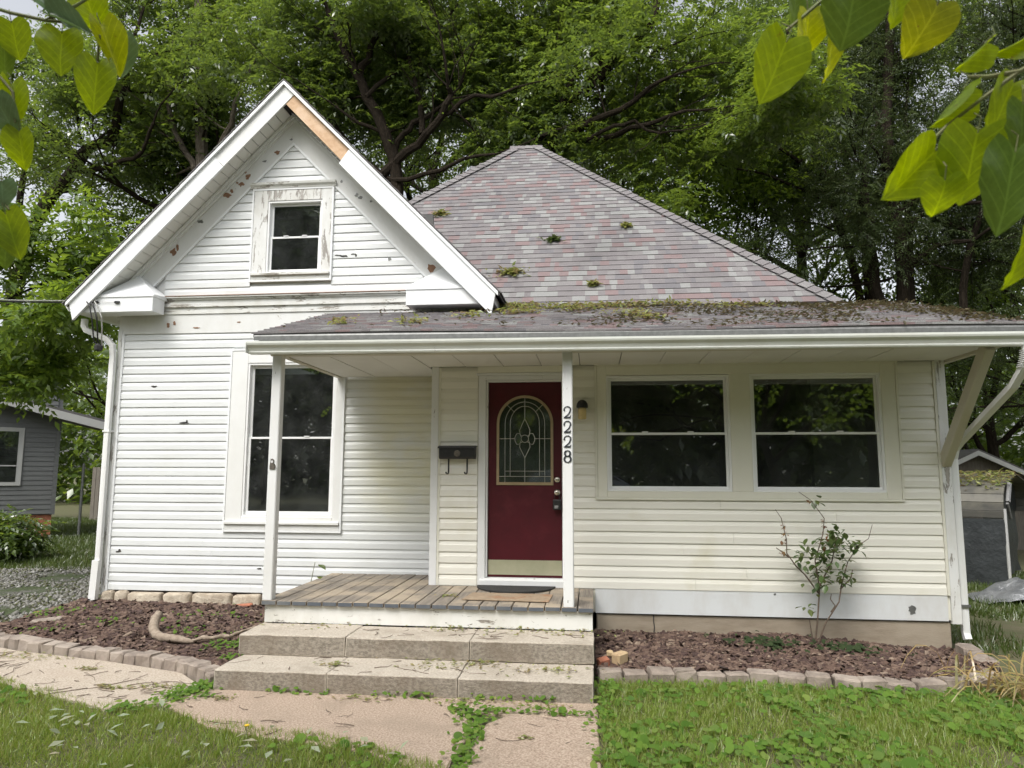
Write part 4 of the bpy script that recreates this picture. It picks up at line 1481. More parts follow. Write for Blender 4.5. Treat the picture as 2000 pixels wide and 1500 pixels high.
# paths
path = empty('path', (-1.5, 4.9, 0))
struct(path, 'concrete front walk')


def slab(name, poly, z1, mat, lab=None):
    o = MB().prism_z(poly, -.08, z1).build(name, mat, path, bevel=.008)
    if lab:
        o['label'] = lab
    return o


slab('slab', [(-3.13, 5.16), (-2.58, 4.77), (-2.12, 4.63), (-1.82, 4.56), (-1.39, 4.47), (-1.09, 4.30), (-.83, 4.1), (-.84, 4.4), (-.79, 5.0), (-.94, 5.3), (-1.0, 5.56), (-3.0, 5.56)], .0, M['walk'], 'wide pinkish concrete slab left of the crack')
slab('slab', [(-.90, 5.29), (-.60, 5.215), (.02, 5.235), (.03, 5.56), (-.97, 5.56)], -.002, M['walk'], 'narrow concrete strip at the foot of the steps')
slab('slab', [(-.73, 3.0), (.06, 3.0), (.02, 5.21), (-.60, 5.19), (-.73, 5.0), (-.78, 4.4)], .004, M['walk'], 'pinkish concrete slab right of the crack')
slab('slab', [(-6.6, 6.3), (-5.2, 5.68), (-4.16, 5.28), (-3.45, 5.0), (-3.15, 5.17), (-3.04, 5.56), (-3.45, 5.93), (-4.3, 6.19), (-5.4, 6.44), (-6.6, 6.9)], .003, M['walk_pale'], 'pale concrete path running left along the edging stones')

# steps
steps = empty('steps', (-1.5, 5.8, 0))
tag(steps, 'two broad concrete block steps leading up to the porch', 'steps')
rs = random.Random(3)
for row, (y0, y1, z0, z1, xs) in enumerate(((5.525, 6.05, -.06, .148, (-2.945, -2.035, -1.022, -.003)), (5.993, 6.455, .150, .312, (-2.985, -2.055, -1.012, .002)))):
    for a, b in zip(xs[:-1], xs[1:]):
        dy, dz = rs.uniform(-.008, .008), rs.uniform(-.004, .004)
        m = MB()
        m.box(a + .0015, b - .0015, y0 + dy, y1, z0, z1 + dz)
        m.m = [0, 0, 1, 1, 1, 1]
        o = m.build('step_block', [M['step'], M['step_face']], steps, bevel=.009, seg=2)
        b_ = bmesh.new()
        b_.from_mesh(o.data)
        long_ = [e for e in b_.edges if e.calc_length() > .3]
        bmesh.ops.subdivide_edges(b_, edges=long_, cuts=14, use_grid_fill=True)
        for v in b_.verts:
            w_ = v.co + Vector((a, y0, z0))
            v.co += noise.noise_vector(w_ * 5) * .006 + noise.noise_vector(w_ * 23) * .0035
        b_.to_mesh(o.data)
        b_.free()

# edging stones
rs = random.Random(4)


def edging(pts, L0, label, height=.088, depth=.15, group=None):
    th_ = empty('stone_edging', (*pts[0], 0))
    tag(th_, label, 'edging')
    P = [Vector((a, b, 0)) for a, b in pts]
    seg = 0
    pos = P[0].copy()
    done = False
    while not done:
        L_ = L0 * rs.uniform(.85, 1.15)
        left = L_
        q = pos.copy()
        while left > 0 and not done:
            d = P[seg + 1] - q
            if d.length > left:
                q += d.normalized() * left
                left = 0
            else:
                left -= d.length
                q = P[seg + 1].copy()
                seg += 1
                if seg >= len(P) - 1:
                    done = True
        d = (q - pos)
        if d.length < L0 * .4:
            break
        ang = math.atan2(d.y, d.x) + rs.uniform(-.04, .04)
        mid = (pos + q) / 2
        m = MB()
        l2 = d.length / 2 - .004
        hh = height * rs.uniform(.78, 1.14)
        m.box(-l2, l2, -depth / 2, depth / 2, -.05, hh)
        o = m.build('stone', M['edge_stone'], th_, bevel=.014)
        for v in o.data.vertices:
            v.co += Vector((rs.uniform(-.009, .009), rs.uniform(-.011, .011), rs.uniform(-.008, .008)))
        o.rotation_euler = (rs.uniform(-.05, .05), rs.uniform(-.03, .03), ang)
        o.location = Vector((mid.x, mid.y + depth * .3, -.05)) - ORG[th_.name]
        pos = q
    return th_


edging([(-6.4, 6.98), (-5.7, 6.62), (-5.2, 6.45), (-4.71, 6.33), (-4.25, 6.2), (-3.81, 6.09), (-3.44, 5.95), (-3.16, 5.78), (-3.0, 5.64)], .17, 'row of grey edging stones curving between mulch and the pale path')
edging([(.03, 6.09), (.4, 6.1), (.98, 6.16), (1.5, 6.2), (2.0, 6.12), (2.5, 6.1), (2.95, 6.18), (3.22, 6.45)], .215, 'row of grey edging stones before the bed under the wide windows')
edging([(3.38, 6.78), (3.43, 7.05), (3.47, 7.45)], .2, 'short row of half-buried edging stones at the right corner of the house')

# mulch beds


def bed_l(x, y):
    t = sstep(5.7, 8.25, y)
    e = -.05 * (1 - sstep(-6.35, -6.0, x))
    return .035 + .095 * t + .02 * noise.noise((x * 3, y * 3, 1)) + e


def bed_r(x, y):
    a = .075 + (-.01 - .075) * sstep(1.6, 3.4, x)
    t = sstep(6.15, 7.5, y)
    return .045 * (1 - t) + a * t + .03 * noise.noise((x * 2.5, y * 2.5, 2)) + .01


def edge_l(x):
    return float(np.interp(x, [-6.4, -5.7, -5.2, -4.71, -4.25, -3.81, -3.44, -3.16, -3.0], [7.1, 6.74, 6.57, 6.45, 6.32, 6.21, 6.07, 5.9, 5.8]))


def edge_r(x):
    return float(np.interp(x, [0, .4, 1, 1.5, 2, 2.5, 2.95, 3.3, 3.5], [6.19, 6.2, 6.26, 6.3, 6.22, 6.2, 6.28, 6.65, 7.0]))


def bed(name, x0, x1, fe, y1, fn, label):
    nx, ny = 60, 26
    V, F = [], []
    for j in range(ny):
        for i in range(nx):
            x = x0 + (x1 - x0) * i / (nx - 1)
            y = fe(x) + (y1 - fe(x)) * j / (ny - 1)
            V.append((x, y, fn(x, y)))
    for j in range(ny - 1):
        for i in range(nx - 1):
            F.append((j * nx + i, j * nx + i + 1, (j + 1) * nx + i + 1, (j + 1) * nx + i))
    return struct(big(name, V, F, M['soil'], smooth=True), label)


bed('mulch_bed', -6.25, -2.99, edge_l, YL, bed_l, 'bark mulch bed under the gabled wing')
bed('mulch_bed', .012, 3.46, edge_r, YR + .02, bed_r, 'bark mulch bed under the wide windows')


def chips(name, n, x0, x1, fe, y1, fn, label):
    x = RNG.uniform(x0, x1, n)
    lo = np.array([fe(a) for a in x])
    y = lo + (y1 - lo) * RNG.random(n)
    zz = np.array([fn(a, b) for a, b in zip(x, y)]) + RNG.uniform(-.004, .022, n)
    tv = np.array([(-.5, -.2, 0), (.5, -.14, .05), (.46, .2, .03), (-.44, .16, .08), (-.5, -.2, -.14), (.5, -.14, -.1)])
    tf = np.array([(0, 1, 2), (0, 2, 3), (4, 5, 1), (4, 1, 0)])
    rot_ = rotmats(RNG.normal(.25, 1.0, n), RNG.normal(0, .38, n), RNG.uniform(0, 6.28, n))
    V, F = scatter(tv, tf, np.stack([x, y, zz], 1), rot_, RNG.gamma(4, .011, n) + .012)
    mi = np.repeat(RNG.choice(4, n, p=[.38, .24, .32, .06]), len(tf))
    return stuff(tag(big(name, V, F, M['mulch'], mi=mi), label, 'mulch'))


chips('bark_mulch', 13000, -6.2, -3.0, edge_l, YL - .02, bed_l, 'brown bark chips spread over the bed left of the steps')
chips('bark_mulch', 15000, .03, 3.44, edge_r, YR - .0, bed_r, 'dark red-brown bark chips spread over the bed right of the steps')

# ================================================================== GRASS AND GROUND COVER


def in_poly(x, y, poly):
    c = np.zeros(len(x), bool)
    n = len(poly)
    for i in range(n):
        x0, y0 = poly[i]
        x1, y1 = poly[(i + 1) % n]
        k = ((y0 > y) != (y1 > y)) & (x < (x1 - x0) * (y - y0) / (y1 - y0 + 1e-9) + x0)
        c ^= k
    return c


def patch(x, y, s, seed):
    return np.array([noise.noise((a * s, b * s, seed)) for a, b in zip(x, y)])


BL = np.array([(-.5, 0, 0), (.5, 0, 0), (.34, .12, .5), (-.34, .12, .5), (0, .42, 1)])
BF = np.array([(0, 1, 2), (0, 2, 3), (3, 2, 4)])


def blades(x, y, z, hgt, wid, lean=.45):
    n = len(x)
    rot_ = rotmats(RNG.uniform(0, 6.28, n), np.abs(RNG.normal(0, lean, n)), RNG.uniform(0, 6.28, n))
    sc = np.stack([np.full(n, 1.) * wid, hgt, hgt], 1)
    return scatter(BL, BF, np.stack([x, y, z], 1), rot_, sc)


gh = lambda X, Y: np.array([ground_h(a, b) for a, b in zip(X, Y)])
lawn_l = [(-7.2, 2.6), (-7.2, 6.6), (-5.25, 5.72), (-4.2, 5.32), (-3.45, 5.03), (-3.0, 4.98), (-2.35, 4.74), (-1.75, 4.66), (-1.3, 4.52), (-1.0, 4.34), (-.86, 4.2), (-.86, 2.6)]
n = 150000
x, y = RNG.uniform(-7, -.8, n), RNG.uniform(3.5, 6.5, n)
k = in_poly(x + .05 * patch(x, y, 3.1, 77) * 1.6, y + .12 * patch(x, y, 2.3, 78) - .03, lawn_l)
x, y = x[k], y[k]
pn = patch(x, y, 1.7, 3)
k = RNG.random(len(x)) < np.clip(.75 + .9 * pn, .25, 1)
x, y, pn = x[k], y[k], pn[k]
V, F = blades(x, y, gh(x, y), RNG.uniform(.03, .075, len(x)) * (1 + .7 * pn), .006, .6)
stuff(tag(big('grass', V, F, M['grass']), 'short sunlit lawn grass in front of the walk on the left', 'grass'))
lawn_r = [(.02, 2.6), (.05, 4.6), (.03, 5.6), (.03, 6.08), (.98, 6.14), (1.5, 6.18), (2.0, 6.1), (2.9, 6.12), (3.6, 6.2), (6.5, 6.6), (6.5, 2.6)]
n = 150000
x, y = RNG.uniform(0, 5.2, n), RNG.uniform(3.6, 6.6, n)
k = in_poly(x, y, lawn_r)
x, y = x[k], y[k]
pn = patch(x, y, 1.4, 9)
k = RNG.random(len(x)) < np.clip(.6 + .9 * pn, .1, 1)
x, y = x[k], y[k]
V, F = blades(x, y, gh(x, y), RNG.uniform(.035, .095, len(x)), .006, .6)
stuff(tag(big('grass', V, F, M['grass']), 'lawn grass mixed with ground cover in front of the right bed', 'grass'))
# rough grass at the sides, shade put into its darker colour
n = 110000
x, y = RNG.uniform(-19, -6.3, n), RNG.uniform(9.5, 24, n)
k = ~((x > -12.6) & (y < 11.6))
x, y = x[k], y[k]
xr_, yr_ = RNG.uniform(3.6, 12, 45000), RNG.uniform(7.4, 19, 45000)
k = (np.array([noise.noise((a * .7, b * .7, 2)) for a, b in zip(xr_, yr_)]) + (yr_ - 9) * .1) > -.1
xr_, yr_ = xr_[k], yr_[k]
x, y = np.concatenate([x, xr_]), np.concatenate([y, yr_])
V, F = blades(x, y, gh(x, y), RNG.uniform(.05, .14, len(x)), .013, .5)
stuff(tag(big('grass', V, F, M['grass_shade']), 'rough grass with shade put into its colour, at both sides behind the house', 'grass'))


def round_leaf(n=11, lobe=.62):
    v = [(0, 0, .04)]
    for i in range(n):
        a = -math.pi / 2 + 2 * math.pi * (i + .5) / n
        r_ = 1 - lobe * max(0, -math.sin(a)) ** 4
        v.append((math.cos(a) * r_, math.sin(a) * r_ * .92, -.10 * abs(math.cos(a))))
    f = [(0, i + 1, (i + 1) % n + 1) for i in range(n)]
    return np.array(v), np.array(f[1:] if False else f)


RL = round_leaf()


def cover(x, y, z, size, mat, label, name='ground_cover', cat='ground cover', tilt=.45):
    n = len(x)
    rot_ = rotmats(RNG.uniform(0, 6.28, n), np.abs(RNG.normal(.15, tilt, n)), RNG.uniform(-2.2, -.9, n))
    V, F = scatter(RL[0], RL[1], np.stack([x, y, z], 1), rot_, size)
    return stuff(tag(big(name, V, F, mat), label, cat))


n = 26000
x, y = RNG.uniform(.05, 5.6, n), RNG.uniform(3.2, 6.5, n)
k = in_poly(x, y, lawn_r)
x, y = x[k], y[k]
pn = patch(x, y, 1.6, 15) + .25 * patch(x, y, 5, 3)
dd = np.clip(.5 + 1.5 * pn, .06, 1) * np.clip((y - 3.6) / 1.6, .6, 1) * np.clip((x + .15) / .5, .25, 1)
k = RNG.random(len(x)) < dd * .5
x, y = x[k], y[k]
cover(x, y, gh(x, y) + RNG.uniform(.015, .075, len(x)), RNG.gamma(4, .0042, len(x)) + .006, M['cover'], 'round-leaved ground ivy and violets carpeting the right lawn')
n = 5200
x, y = RNG.uniform(-6.5, -.8, n), RNG.uniform(3.2, 6.3, n)
k = in_poly(x, y, lawn_l)
x, y = x[k], y[k]
k = RNG.random(len(x)) < np.clip(-.15 + 1.5 * patch(x, y, 1.9, 31), 0, 1)
x, y = x[k], y[k]
cover(x, y, gh(x, y) + RNG.uniform(.015, .05, len(x)), RNG.gamma(5, .0035, len(x)) + .006, M['cover'], 'broad clover and violet leaves scattered in the left lawn')
# weeds creeping out of the cracks of the walk and along its rim
xs_, ys_ = [], []
for (ax, ay, bx, by, w, n) in ((-.77, 4.2, -.79, 5.0, .045, 200), (-.79, 5.0, -.93, 5.3, .07, 130), (-.93, 5.27, .02, 5.22, .025, 90), (-3.12, 5.2, -3.0, 5.55, .09, 190), (-3.02, 5.5, -2.98, 5.66, .05, 60), (.06, 3.4, .05, 5.5, .06, 160), (.08, 5.5, .1, 6.05, .06, 90), (-2.5, 5.50, -2.0, 5.50, .02, 22), (-1.7, 5.49, -1.2, 5.5, .02, 25), (-.9, 5.5, -.3, 5.5, .02, 30), (-3.4, 4.97, -3.05, 5.1, .06, 60)):
    t = RNG.random(n)
    xs_.append(ax + (bx - ax) * t + RNG.normal(0, w, n))
    ys_.append(ay + (by - ay) * t + RNG.normal(0, w, n))
x, y = np.concatenate(xs_), np.concatenate(ys_)
cover(x, y, RNG.uniform(.006, .045, len(x)), RNG.gamma(5, .0022, len(x)) + .005, M['cover'], 'small weeds growing in the cracks of the concrete walk', 'weeds', 'weeds')

xs_, ys_, zs_ = [], [], []
for (cx, cy, w, n) in ((-5.1, 7.2, .15, 22), (-4.2, 7.5, .2, 30), (-4.0, 7.0, .12, 24), (-3.35, 6.5, .13, 60), (-3.15, 6.2, .05, 40), (-3.3, 7.6, .2, 26), (-5.9, 7.5, .2, 70), (-5.5, 6.85, .12, 26), (-3.6, 6.9, .2, 14)):
    xs_.append(RNG.normal(cx, w, n))
    ys_.append(RNG.normal(cy, w * .7, n))
x, y = np.concatenate(xs_), np.concatenate(ys_)
k = (x > -6.2) & (x < -3.02) & (y < YL - .1)
x, y = x[k], y[k]
cover(x, y, np.array([bed_l(a, b) for a, b in zip(x, y)]) + RNG.uniform(.02, .05, len(x)), RNG.gamma(4, .0024, len(x)) + .006, M['cover'], 'low weeds sprouting in the left mulch bed', 'weeds', 'weeds')
for cx, cy, lab in ((1.62, 7.12, 'dark low weed patch at the foot of the rose bush'), (2.3, 7.05, 'dark low weed patch right of the rose bush')):
    n = 130
    x, y = RNG.normal(cx, .17, n), RNG.normal(cy, .12, n)
    cover(x, y, np.array([bed_r(a, b) for a, b in zip(x, y)]) + RNG.uniform(.02, .07, n), RNG.gamma(5, .0032, n) + .006, M['dark_weed'], lab, 'weeds', 'weeds')

# twigs and fallen sprigs on the concrete
TW = MB()
rs = random.Random(8)


def twig_at(x, y, z, L_, a, r_=.003):
    pts = []
    for i in range(4):
        pts.append((x + math.cos(a) * L_ * i / 3, y + math.sin(a) * L_ * i / 3, z + r_ + .004 * rs.random()))
        a += rs.uniform(-.35, .35)
    TW.tube(pts, [r_, r_, r_ * .8, r_ * .5], 4)


for i in range(150):
    if i < 70:
        x = rs.uniform(-6, -3.2)
        lo_, hi_ = np.interp(x, [-6.6, -5.2, -4.16, -3.45], [6.3, 5.7, 5.3, 5.05]), np.interp(x, [-6.6, -5.4, -4.3, -3.45], [6.85, 6.4, 6.12, 5.86])
        y, z = rs.uniform(lo_, hi_), .004
    elif i < 95:
        x, y, z = rs.uniform(-2.8, -.1), rs.uniform(5.58, 5.97), .15
    elif i < 125:
        x, y, z = rs.uniform(-1.9, -.1), rs.uniform(6.05, 6.43), .314
    else:
        x, y, z = rs.uniform(-2.9, -.1), rs.uniform(4.6, 5.5), .004
    twig_at(x, y, z, rs.uniform(.04, .2) if i > 20 else rs.uniform(.15, .42), rs.uniform(0, 6.28), rs.uniform(.0015, .0035))
stuff(tag(TW.build('fallen_twigs', M['twig']), 'thin fallen twigs scattered over the walk and steps', 'twigs'))
pts = []
for (cx, cy, cz, w, n) in ((-1.25, 6.4, .316, .14, 60), (-.45, 6.38, .316, .35, 120), (-2.1, 5.75, .152, .08, 40), (-1.2, 5.85, .152, .25, 90), (-.35, 5.8, .152, .2, 80), (-.9, 5.95, .152, .1, 40), (-2.75, 5.3, .004, .06, 30), (-1.7, 5.42, .004, .12, 40), (-.35, 5.4, .004, .12, 50), (-.45, 4.75, .006, .03, 15), (-4.3, 5.9, .006, .05, 45), (-3.75, 5.45, .006, .07, 60), (-4.9, 6.2, .006, .12, 40), (-5.3, 6.25, .006, .2, 70), (-1.35, 6.85, .516, .05, 30), (-.9, 5.5, .004, .2, 70), (-3.4, 5.5, .004, .15, 60), (-2.4, 6.43, .314, .3, 40)):
    for i in range(n):
        y = cy + RNG.normal(0, w * .35)
        if cz > .3 and cz < .4:
            y = min(y, 6.44)
        if .1 < cz < .2:
            y = min(max(y, 5.55), 5.98)
        pts.append((cx + RNG.normal(0, w), y, cz + .004 + .012 * RNG.random()))
stuff(tag(leaf_heap('fallen_leaves', pts, M['litter'], (.02, .055), flat=.3), 'fallen green and olive leaves on the steps and walk', 'leaf litter'))
x = RNG.uniform(-6.6, -.9, 260)
y = RNG.uniform(3.2, 6.0, 260)
k = in_poly(x, y, lawn_l)
pts = [(a, b, .03 + .02 * RNG.random()) for a, b in zip(x[k], y[k])]
M['litter_pale'] = leaf_mat('litter_pale', [(.34, .38, .26), (.28, .34, .22), (.36, .33, .22)], .3)
stuff(tag(leaf_heap('fallen_leaves', pts, M['litter_pale'], (.05, .11), flat=.3), 'pale upturned fallen leaves lying on the left lawn', 'leaf litter'))
m = MB()
m.lathe((-2.22, 4.62, .055), [(.001, 0), (.013, .004), (.016, .009), (.008, .013)], 12)
dl = m.build('dandelion', M['dandelion'], None)
tag(dl, 'single yellow dandelion flower at the lawn edge', 'flower')
MB().tube([(-2.22, 4.62, -.02), (-2.222, 4.618, .02), (-2.22, 4.62, .056)], .002, 5).build('stem', M['green_stem'], dl)

# driftwood branch in the left bed
m = MB()
bz = lambda x, y: bed_l(x, y)
def fine(pts, rad, k=4):
    q, r2 = [], []
    for i in range(len(pts) - 1):
        for j in range(k):
            t_ = j / k
            q.append(tuple(pts[i][c] + (pts[i + 1][c] - pts[i][c]) * t_ for c in range(3)))
            r2.append(rad[i] + (rad[i + 1] - rad[i]) * t_)
    return q + [pts[-1]], r2 + [rad[-1]]


P = [(-4.36, 7.03, .245), (-4.335, 6.93, .225), (-4.29, 6.84, .19), (-4.23, 6.74, .155), (-4.15, 6.66, .13), (-4.05, 6.60, .12), (-3.95, 6.60, .118), (-3.85, 6.57, .115), (-3.77, 6.55, .11), (-3.70, 6.55, .10)]
m.tube(*fine(P, [.040, .047, .043, .046, .038, .041, .034, .037, .026, .012]), 10)
m.tube(*fine([(-3.74, 6.56, .105), (-3.66, 6.61, .125), (-3.58, 6.62, .12), (-3.49, 6.67, .135), (-3.42, 6.67, .13), (-3.36, 6.76, .15), (-3.31, 6.80, .17), (-3.24, 6.92, .185), (-3.16, 7.02, .23)], [.014, .021, .017, .02, .016, .015, .011, .012, .007]), 7)
o = m.build('fallen_branch', M['dead_wood'], None, smooth=True)
for v in o.data.vertices:
    v.co += noise.noise_vector(v.co * 16) * .012 + noise.noise_vector(v.co * 45) * .005
tag(o, 'curved grey fallen branch lying in the left mulch bed', 'branch')

# bricks and loose stones
for (x, y, zz, sx, sy, sz, a, mat, lab) in ((.08, 6.33, .05, .10, .08, .075, .3, 'brick', 'small broken red brick at the corner of the steps'), (.22, 6.44, .06, .12, .10, .09, .7, 'brick_pale', 'tan broken stone beside the red brick by the steps'),
                                            (.14, 6.58, .08, .06, .05, .05, .2, 'brick_pale', 'smallest tan stone chip on the mulch by the steps'), (-5.75, 7.25, .02, .28, .13, .11, .5, 'edge_stone', 'lone edging stone askew at the far left of the mulch bed'),
                                            (-4.0, 8.12, .10, .20, .07, .06, .02, 'brick', 'red brick lying against the stone foundation')):
    o = MB().box(-sx / 2, sx / 2, -sy / 2, sy / 2, 0, sz).build('loose_stone' if 'stone' in lab else 'brick', M[mat], None, bevel=.012)
    for v in o.data.vertices:
        v.co += noise.noise_vector(v.co * 23 + Vector((x, y, 0))) * .014
    o.location = (x, y, zz)
    o.rotation_euler = (.06, -.08, a)
    tag(o, lab, 'stone' if 'stone' in lab else 'brick')
for i, (x, y, a, lab) in enumerate(((-6.05, 8.02, .75, 'red brick border piece under the left downspout'), (-6.22, 7.83, .8, 'second red brick border piece out from the left downspout'))):
    o = MB().box(-.13, .13, -.045, .045, 0, .06).build('brick', M['brick'], None, bevel=.008)
    o.location = (x, y, .03)
    o.rotation_euler = (0, 0, a)
    tag(o, lab, 'brick')

# ================================================================== THINGS ON THE PORCH
mb_ = MB()
yb = YR - .018
mb_.prism_x([(yb, 1.815), (yb - .085, 1.815), (yb - .10, 1.83), (yb - .10, 1.93), (yb, 1.95)], -1.595, -1.212)
mail = mb_.build('mailbox', M['black'], None, bevel=.005)
tag(mail, 'black wall mailbox with two newspaper hooks left of the door', 'mailbox')
l_ = MB()
l_.prism_x([(yb + .004, 1.952), (yb - .06, 1.955), (yb - .112, 1.94), (yb - .114, 1.925), (yb - .107, 1.925), (yb - .104, 1.935), (yb, 1.944)], -1.605, -1.202)
l_.build('lid', M['black'], mail)
MB().lathe((-1.40, yb - .099, 1.872), [(.034, 0), (.034, .004), (.02, .006), (.004, .006)], 16, axis='y').build('emblem', M['pewter'], mail)
for hx in (-1.497, -1.30):
    m = MB()
    m.sweep([(hx, yb - .055, 1.82), (hx, yb - .055, 1.68), (hx - .003, yb - .058, 1.665), (hx - .01, yb - .08, 1.658), (hx - .016, yb - .095, 1.665), (hx - .018, yb - .1, 1.68)], [(-.008, -.003), (.008, -.003), (.008, .003), (-.008, .003)], up=(0, 1, 0))
    m.build('hook', M['black'], mail)
lx = -.095
lamp = MB().lathe((lx, YR - .018, 2.375), [(.055, 0), (.055, .015), (.02, .02), (.02, .05)], 16, axis='y').build('porch_lamp', M['black'], None)
tag(lamp, 'small black jar porch lamp between door and wide windows', 'wall lamp')
MB().lathe((lx, YR - .085, 2.345), [(.058, 0), (.06, .015), (.056, .04), (.042, .065), (.02, .08), (.004, .084)], 18).build('lamp_cap', M['black'], lamp, smooth=True)
MB().lathe((lx, YR - .085, 2.225), [(.03, 0), (.042, .006), (.043, .1), (.036, .119)], 16).build('glass_jar', M['jar'], lamp, smooth=True)
m = MB()
pts = [(-.78 + .40 * math.cos(a / 20 * math.pi), 7.46 - .38 * math.sin(a / 20 * math.pi)) for a in range(21)]
m.prism_z(pts, .519, .532)
mat_o = m.build('door_mat', M['black_rubber'], None)
tag(mat_o, 'black half-round rubber mat at the front door', 'door mat')
m = MB()
m.prism_z([(-1.20, 6.66), (-.40, 6.62), (-.38, 7.02), (-1.16, 7.04)], .519, .526)
M['old_mat'] = surf('old_mat', (.33, .25, .17), (.24, .18, .12), 20, .95, .6, 90, c3=(.27, .13, .06), s3=5, f3=(.52, .66))
tag(m.build('worn_mat', M['old_mat'], None, bevel=.003), 'worn rust-stained old mat in front of the black mat', 'door mat')

# service cables at the left eave
m = MB()
a, b = Vector((-5.95, 7.93, 3.72)), Vector((-14.5, 9.4, 5.05))
pts = [tuple(a + (b - a) * t - Vector((0, 0, .9 * t * (1 - t)))) for t in [i / 14 for i in range(15)]]
m.tube(pts, .011, 6)
m.tube([(p[0], p[1] - .02, p[2] + .016) for p in pts], .006, 5, 1)
cb = m.build('service_cable', [M['cable'], M['cable_grey']], None)
tag(cb, 'twisted black and grey service cable running to the left eave', 'cable')
for k, (dx, mt, r_) in enumerate(((0, 'cable', .009), (.05, 'cable', .009), (.10, 'cable_grey', .008))):
    MB().tube([(-6.08 + dx, 7.9, 3.72), (-6.03 + dx, 7.89, 3.66), (-6.0 + dx * 1.3, 7.90, 3.52), (-6.01 + dx * 1.2, 7.95, 3.38), (-6.04 + dx, 8.02, 3.26), (-6.0 + dx * .5, 8.06, 3.20)], r_, 6).build('cable_drop', M[mt], cb)
MB().lathe((-6.0, 8.06, 3.13), [(.01, 0), (.045, .02), (.05, .07), (.02, .1)], 10).build('splice', M['cable'], cb)
MB().tube([(-5.95, 7.93, 3.72), (-5.71, 7.93, 3.712)], .003, 4).build('guy_wire', M['cable_grey'], cb)
m = MB()
a, b = Vector((-7.2, 11.2, 3.45)), Vector((-16, 12.4, 4.05))
m.tube([tuple(a + (b - a) * t - Vector((0, 0, .25 * t * (1 - t)))) for t in [i / 8 for i in range(9)]], .008, 5)
m.tube([(-5.9, 11.0, 3.35), (-7.2, 11.2, 3.45)], .008, 5)
tag(m.build('telephone_cable', M['cable'], None), 'thin lower black cable crossing the trees left of the house', 'cable')

# ================================================================== SMALL PLANTS
def leafset(name, pts, dirs, mat, size, parent=None):
    """one leaf per point, hanging along a direction azimuth"""
    n = len(pts)
    rot_ = rotmats(np.asarray(dirs), RNG.normal(.35, .45, n), np.asarray(dirs) + math.pi / 2)
    V, F = scatter(LEAF6[0], LEAF6[1], np.asarray(pts), rot_, RNG.uniform(size[0], size[1], n))
    return big(name, V, F, mat, parent)


LEAF6 = (np.array([(0, 0, 0), (.26, .25, .05), (.30, .55, .05), (0, 1, -.1), (-.30, .55, .05), (-.26, .25, .05), (0, .5, -.02)]),
         np.array([(0, 1, 6), (1, 2, 6), (2, 3, 6), (3, 4, 6), (4, 5, 6), (5, 0, 6)]))
rose = empty('rose_bush', (2.06, 7.28, .08))
tag(rose, 'spindly rose bush with sparse leaves growing before the cream wall', 'shrub')
m = MB()
st = [[(2.07, 7.27, .07), (2.10, 7.26, .30), (2.13, 7.25, .60), (2.10, 7.25, .85), (2.18, 7.24, 1.10), (2.20, 7.24, 1.25), (2.08, 7.22, 1.42), (1.97, 7.22, 1.50)],
      [(2.09, 7.27, .07), (2.17, 7.25, .28), (2.29, 7.22, .48), (2.32, 7.21, .65), (2.38, 7.2, .85), (2.48, 7.2, 1.0), (2.58, 7.2, 1.07), (2.62, 7.2, 1.20)],
      [(2.06, 7.27, .07), (2.04, 7.27, .2), (2.03, 7.27, .30)],
      [(2.12, 7.25, .55), (2.0, 7.24, .72), (1.92, 7.24, .80), (1.84, 7.24, .92), (1.84, 7.23, 1.05), (1.80, 7.23, 1.25), (1.75, 7.23, 1.33)],
      [(1.86, 7.24, .88), (1.80, 7.23, .93), (1.74, 7.23, .97)],
      [(2.22, 7.24, .38), (2.26, 7.24, .44), (2.22, 7.24, .5), (2.23, 7.24, .55)], [(2.12, 7.25, .6), (2.25, 7.24, .85), (2.30, 7.22, 1.08)], [(2.3, 7.2, .6), (2.4, 7.2, .7), (2.42, 7.2, .78)]]
for p in st:
    m.tube(p, [max(.0025, .0085 * (1 - .8 * i / len(p))) for i in range(len(p))], 6)
m.build('stem', M['twig'], rose)
pts = []
for (cx, cz, w, h, n) in ((2.12, .90, .13, .14, 95), (2.30, 1.02, .13, .12, 85), (2.40, 1.02, .08, .08, 40), (2.15, .70, .12, .09, 65), (2.36, .72, .09, .07, 45), (2.0, .95, .08, .06, 30), (1.95, .84, .06, .05, 18), (2.28, 1.14, .06, .05, 22), (2.02, .42, .05, .05, 14), (2.12, 1.42, .05, .03, 9), (2.48, 1.0, .05, .05, 14), (2.5, 1.02, .03, .03, 6), (2.30, .86, .10, .10, 50)):
    for i in range(int(n * .62)):
        pts.append((RNG.normal(cx, w * .55), 7.24 + RNG.normal(0, .09), RNG.normal(cz, h * .6)))
leafset('leaf', pts, RNG.uniform(0, 6.28, len(pts)), M['rose_leaf'], (.05, .09), rose)['kind'] = 'stuff'
pts = [(RNG.normal(x, .012), 7.235 + RNG.normal(0, .02), z) for x, z0, z1, n in ((2.20, .9, 1.25, 24), (1.83, 1.0, 1.22, 16), (1.8, .9, .95, 6), (2.06, 1.4, 1.44, 4)) for z in RNG.uniform(z0, z1, n)]
leafset('young_leaf', pts, RNG.uniform(0, 6.28, len(pts)), M['rose_red'], (.025, .05), rose)['kind'] = 'stuff'

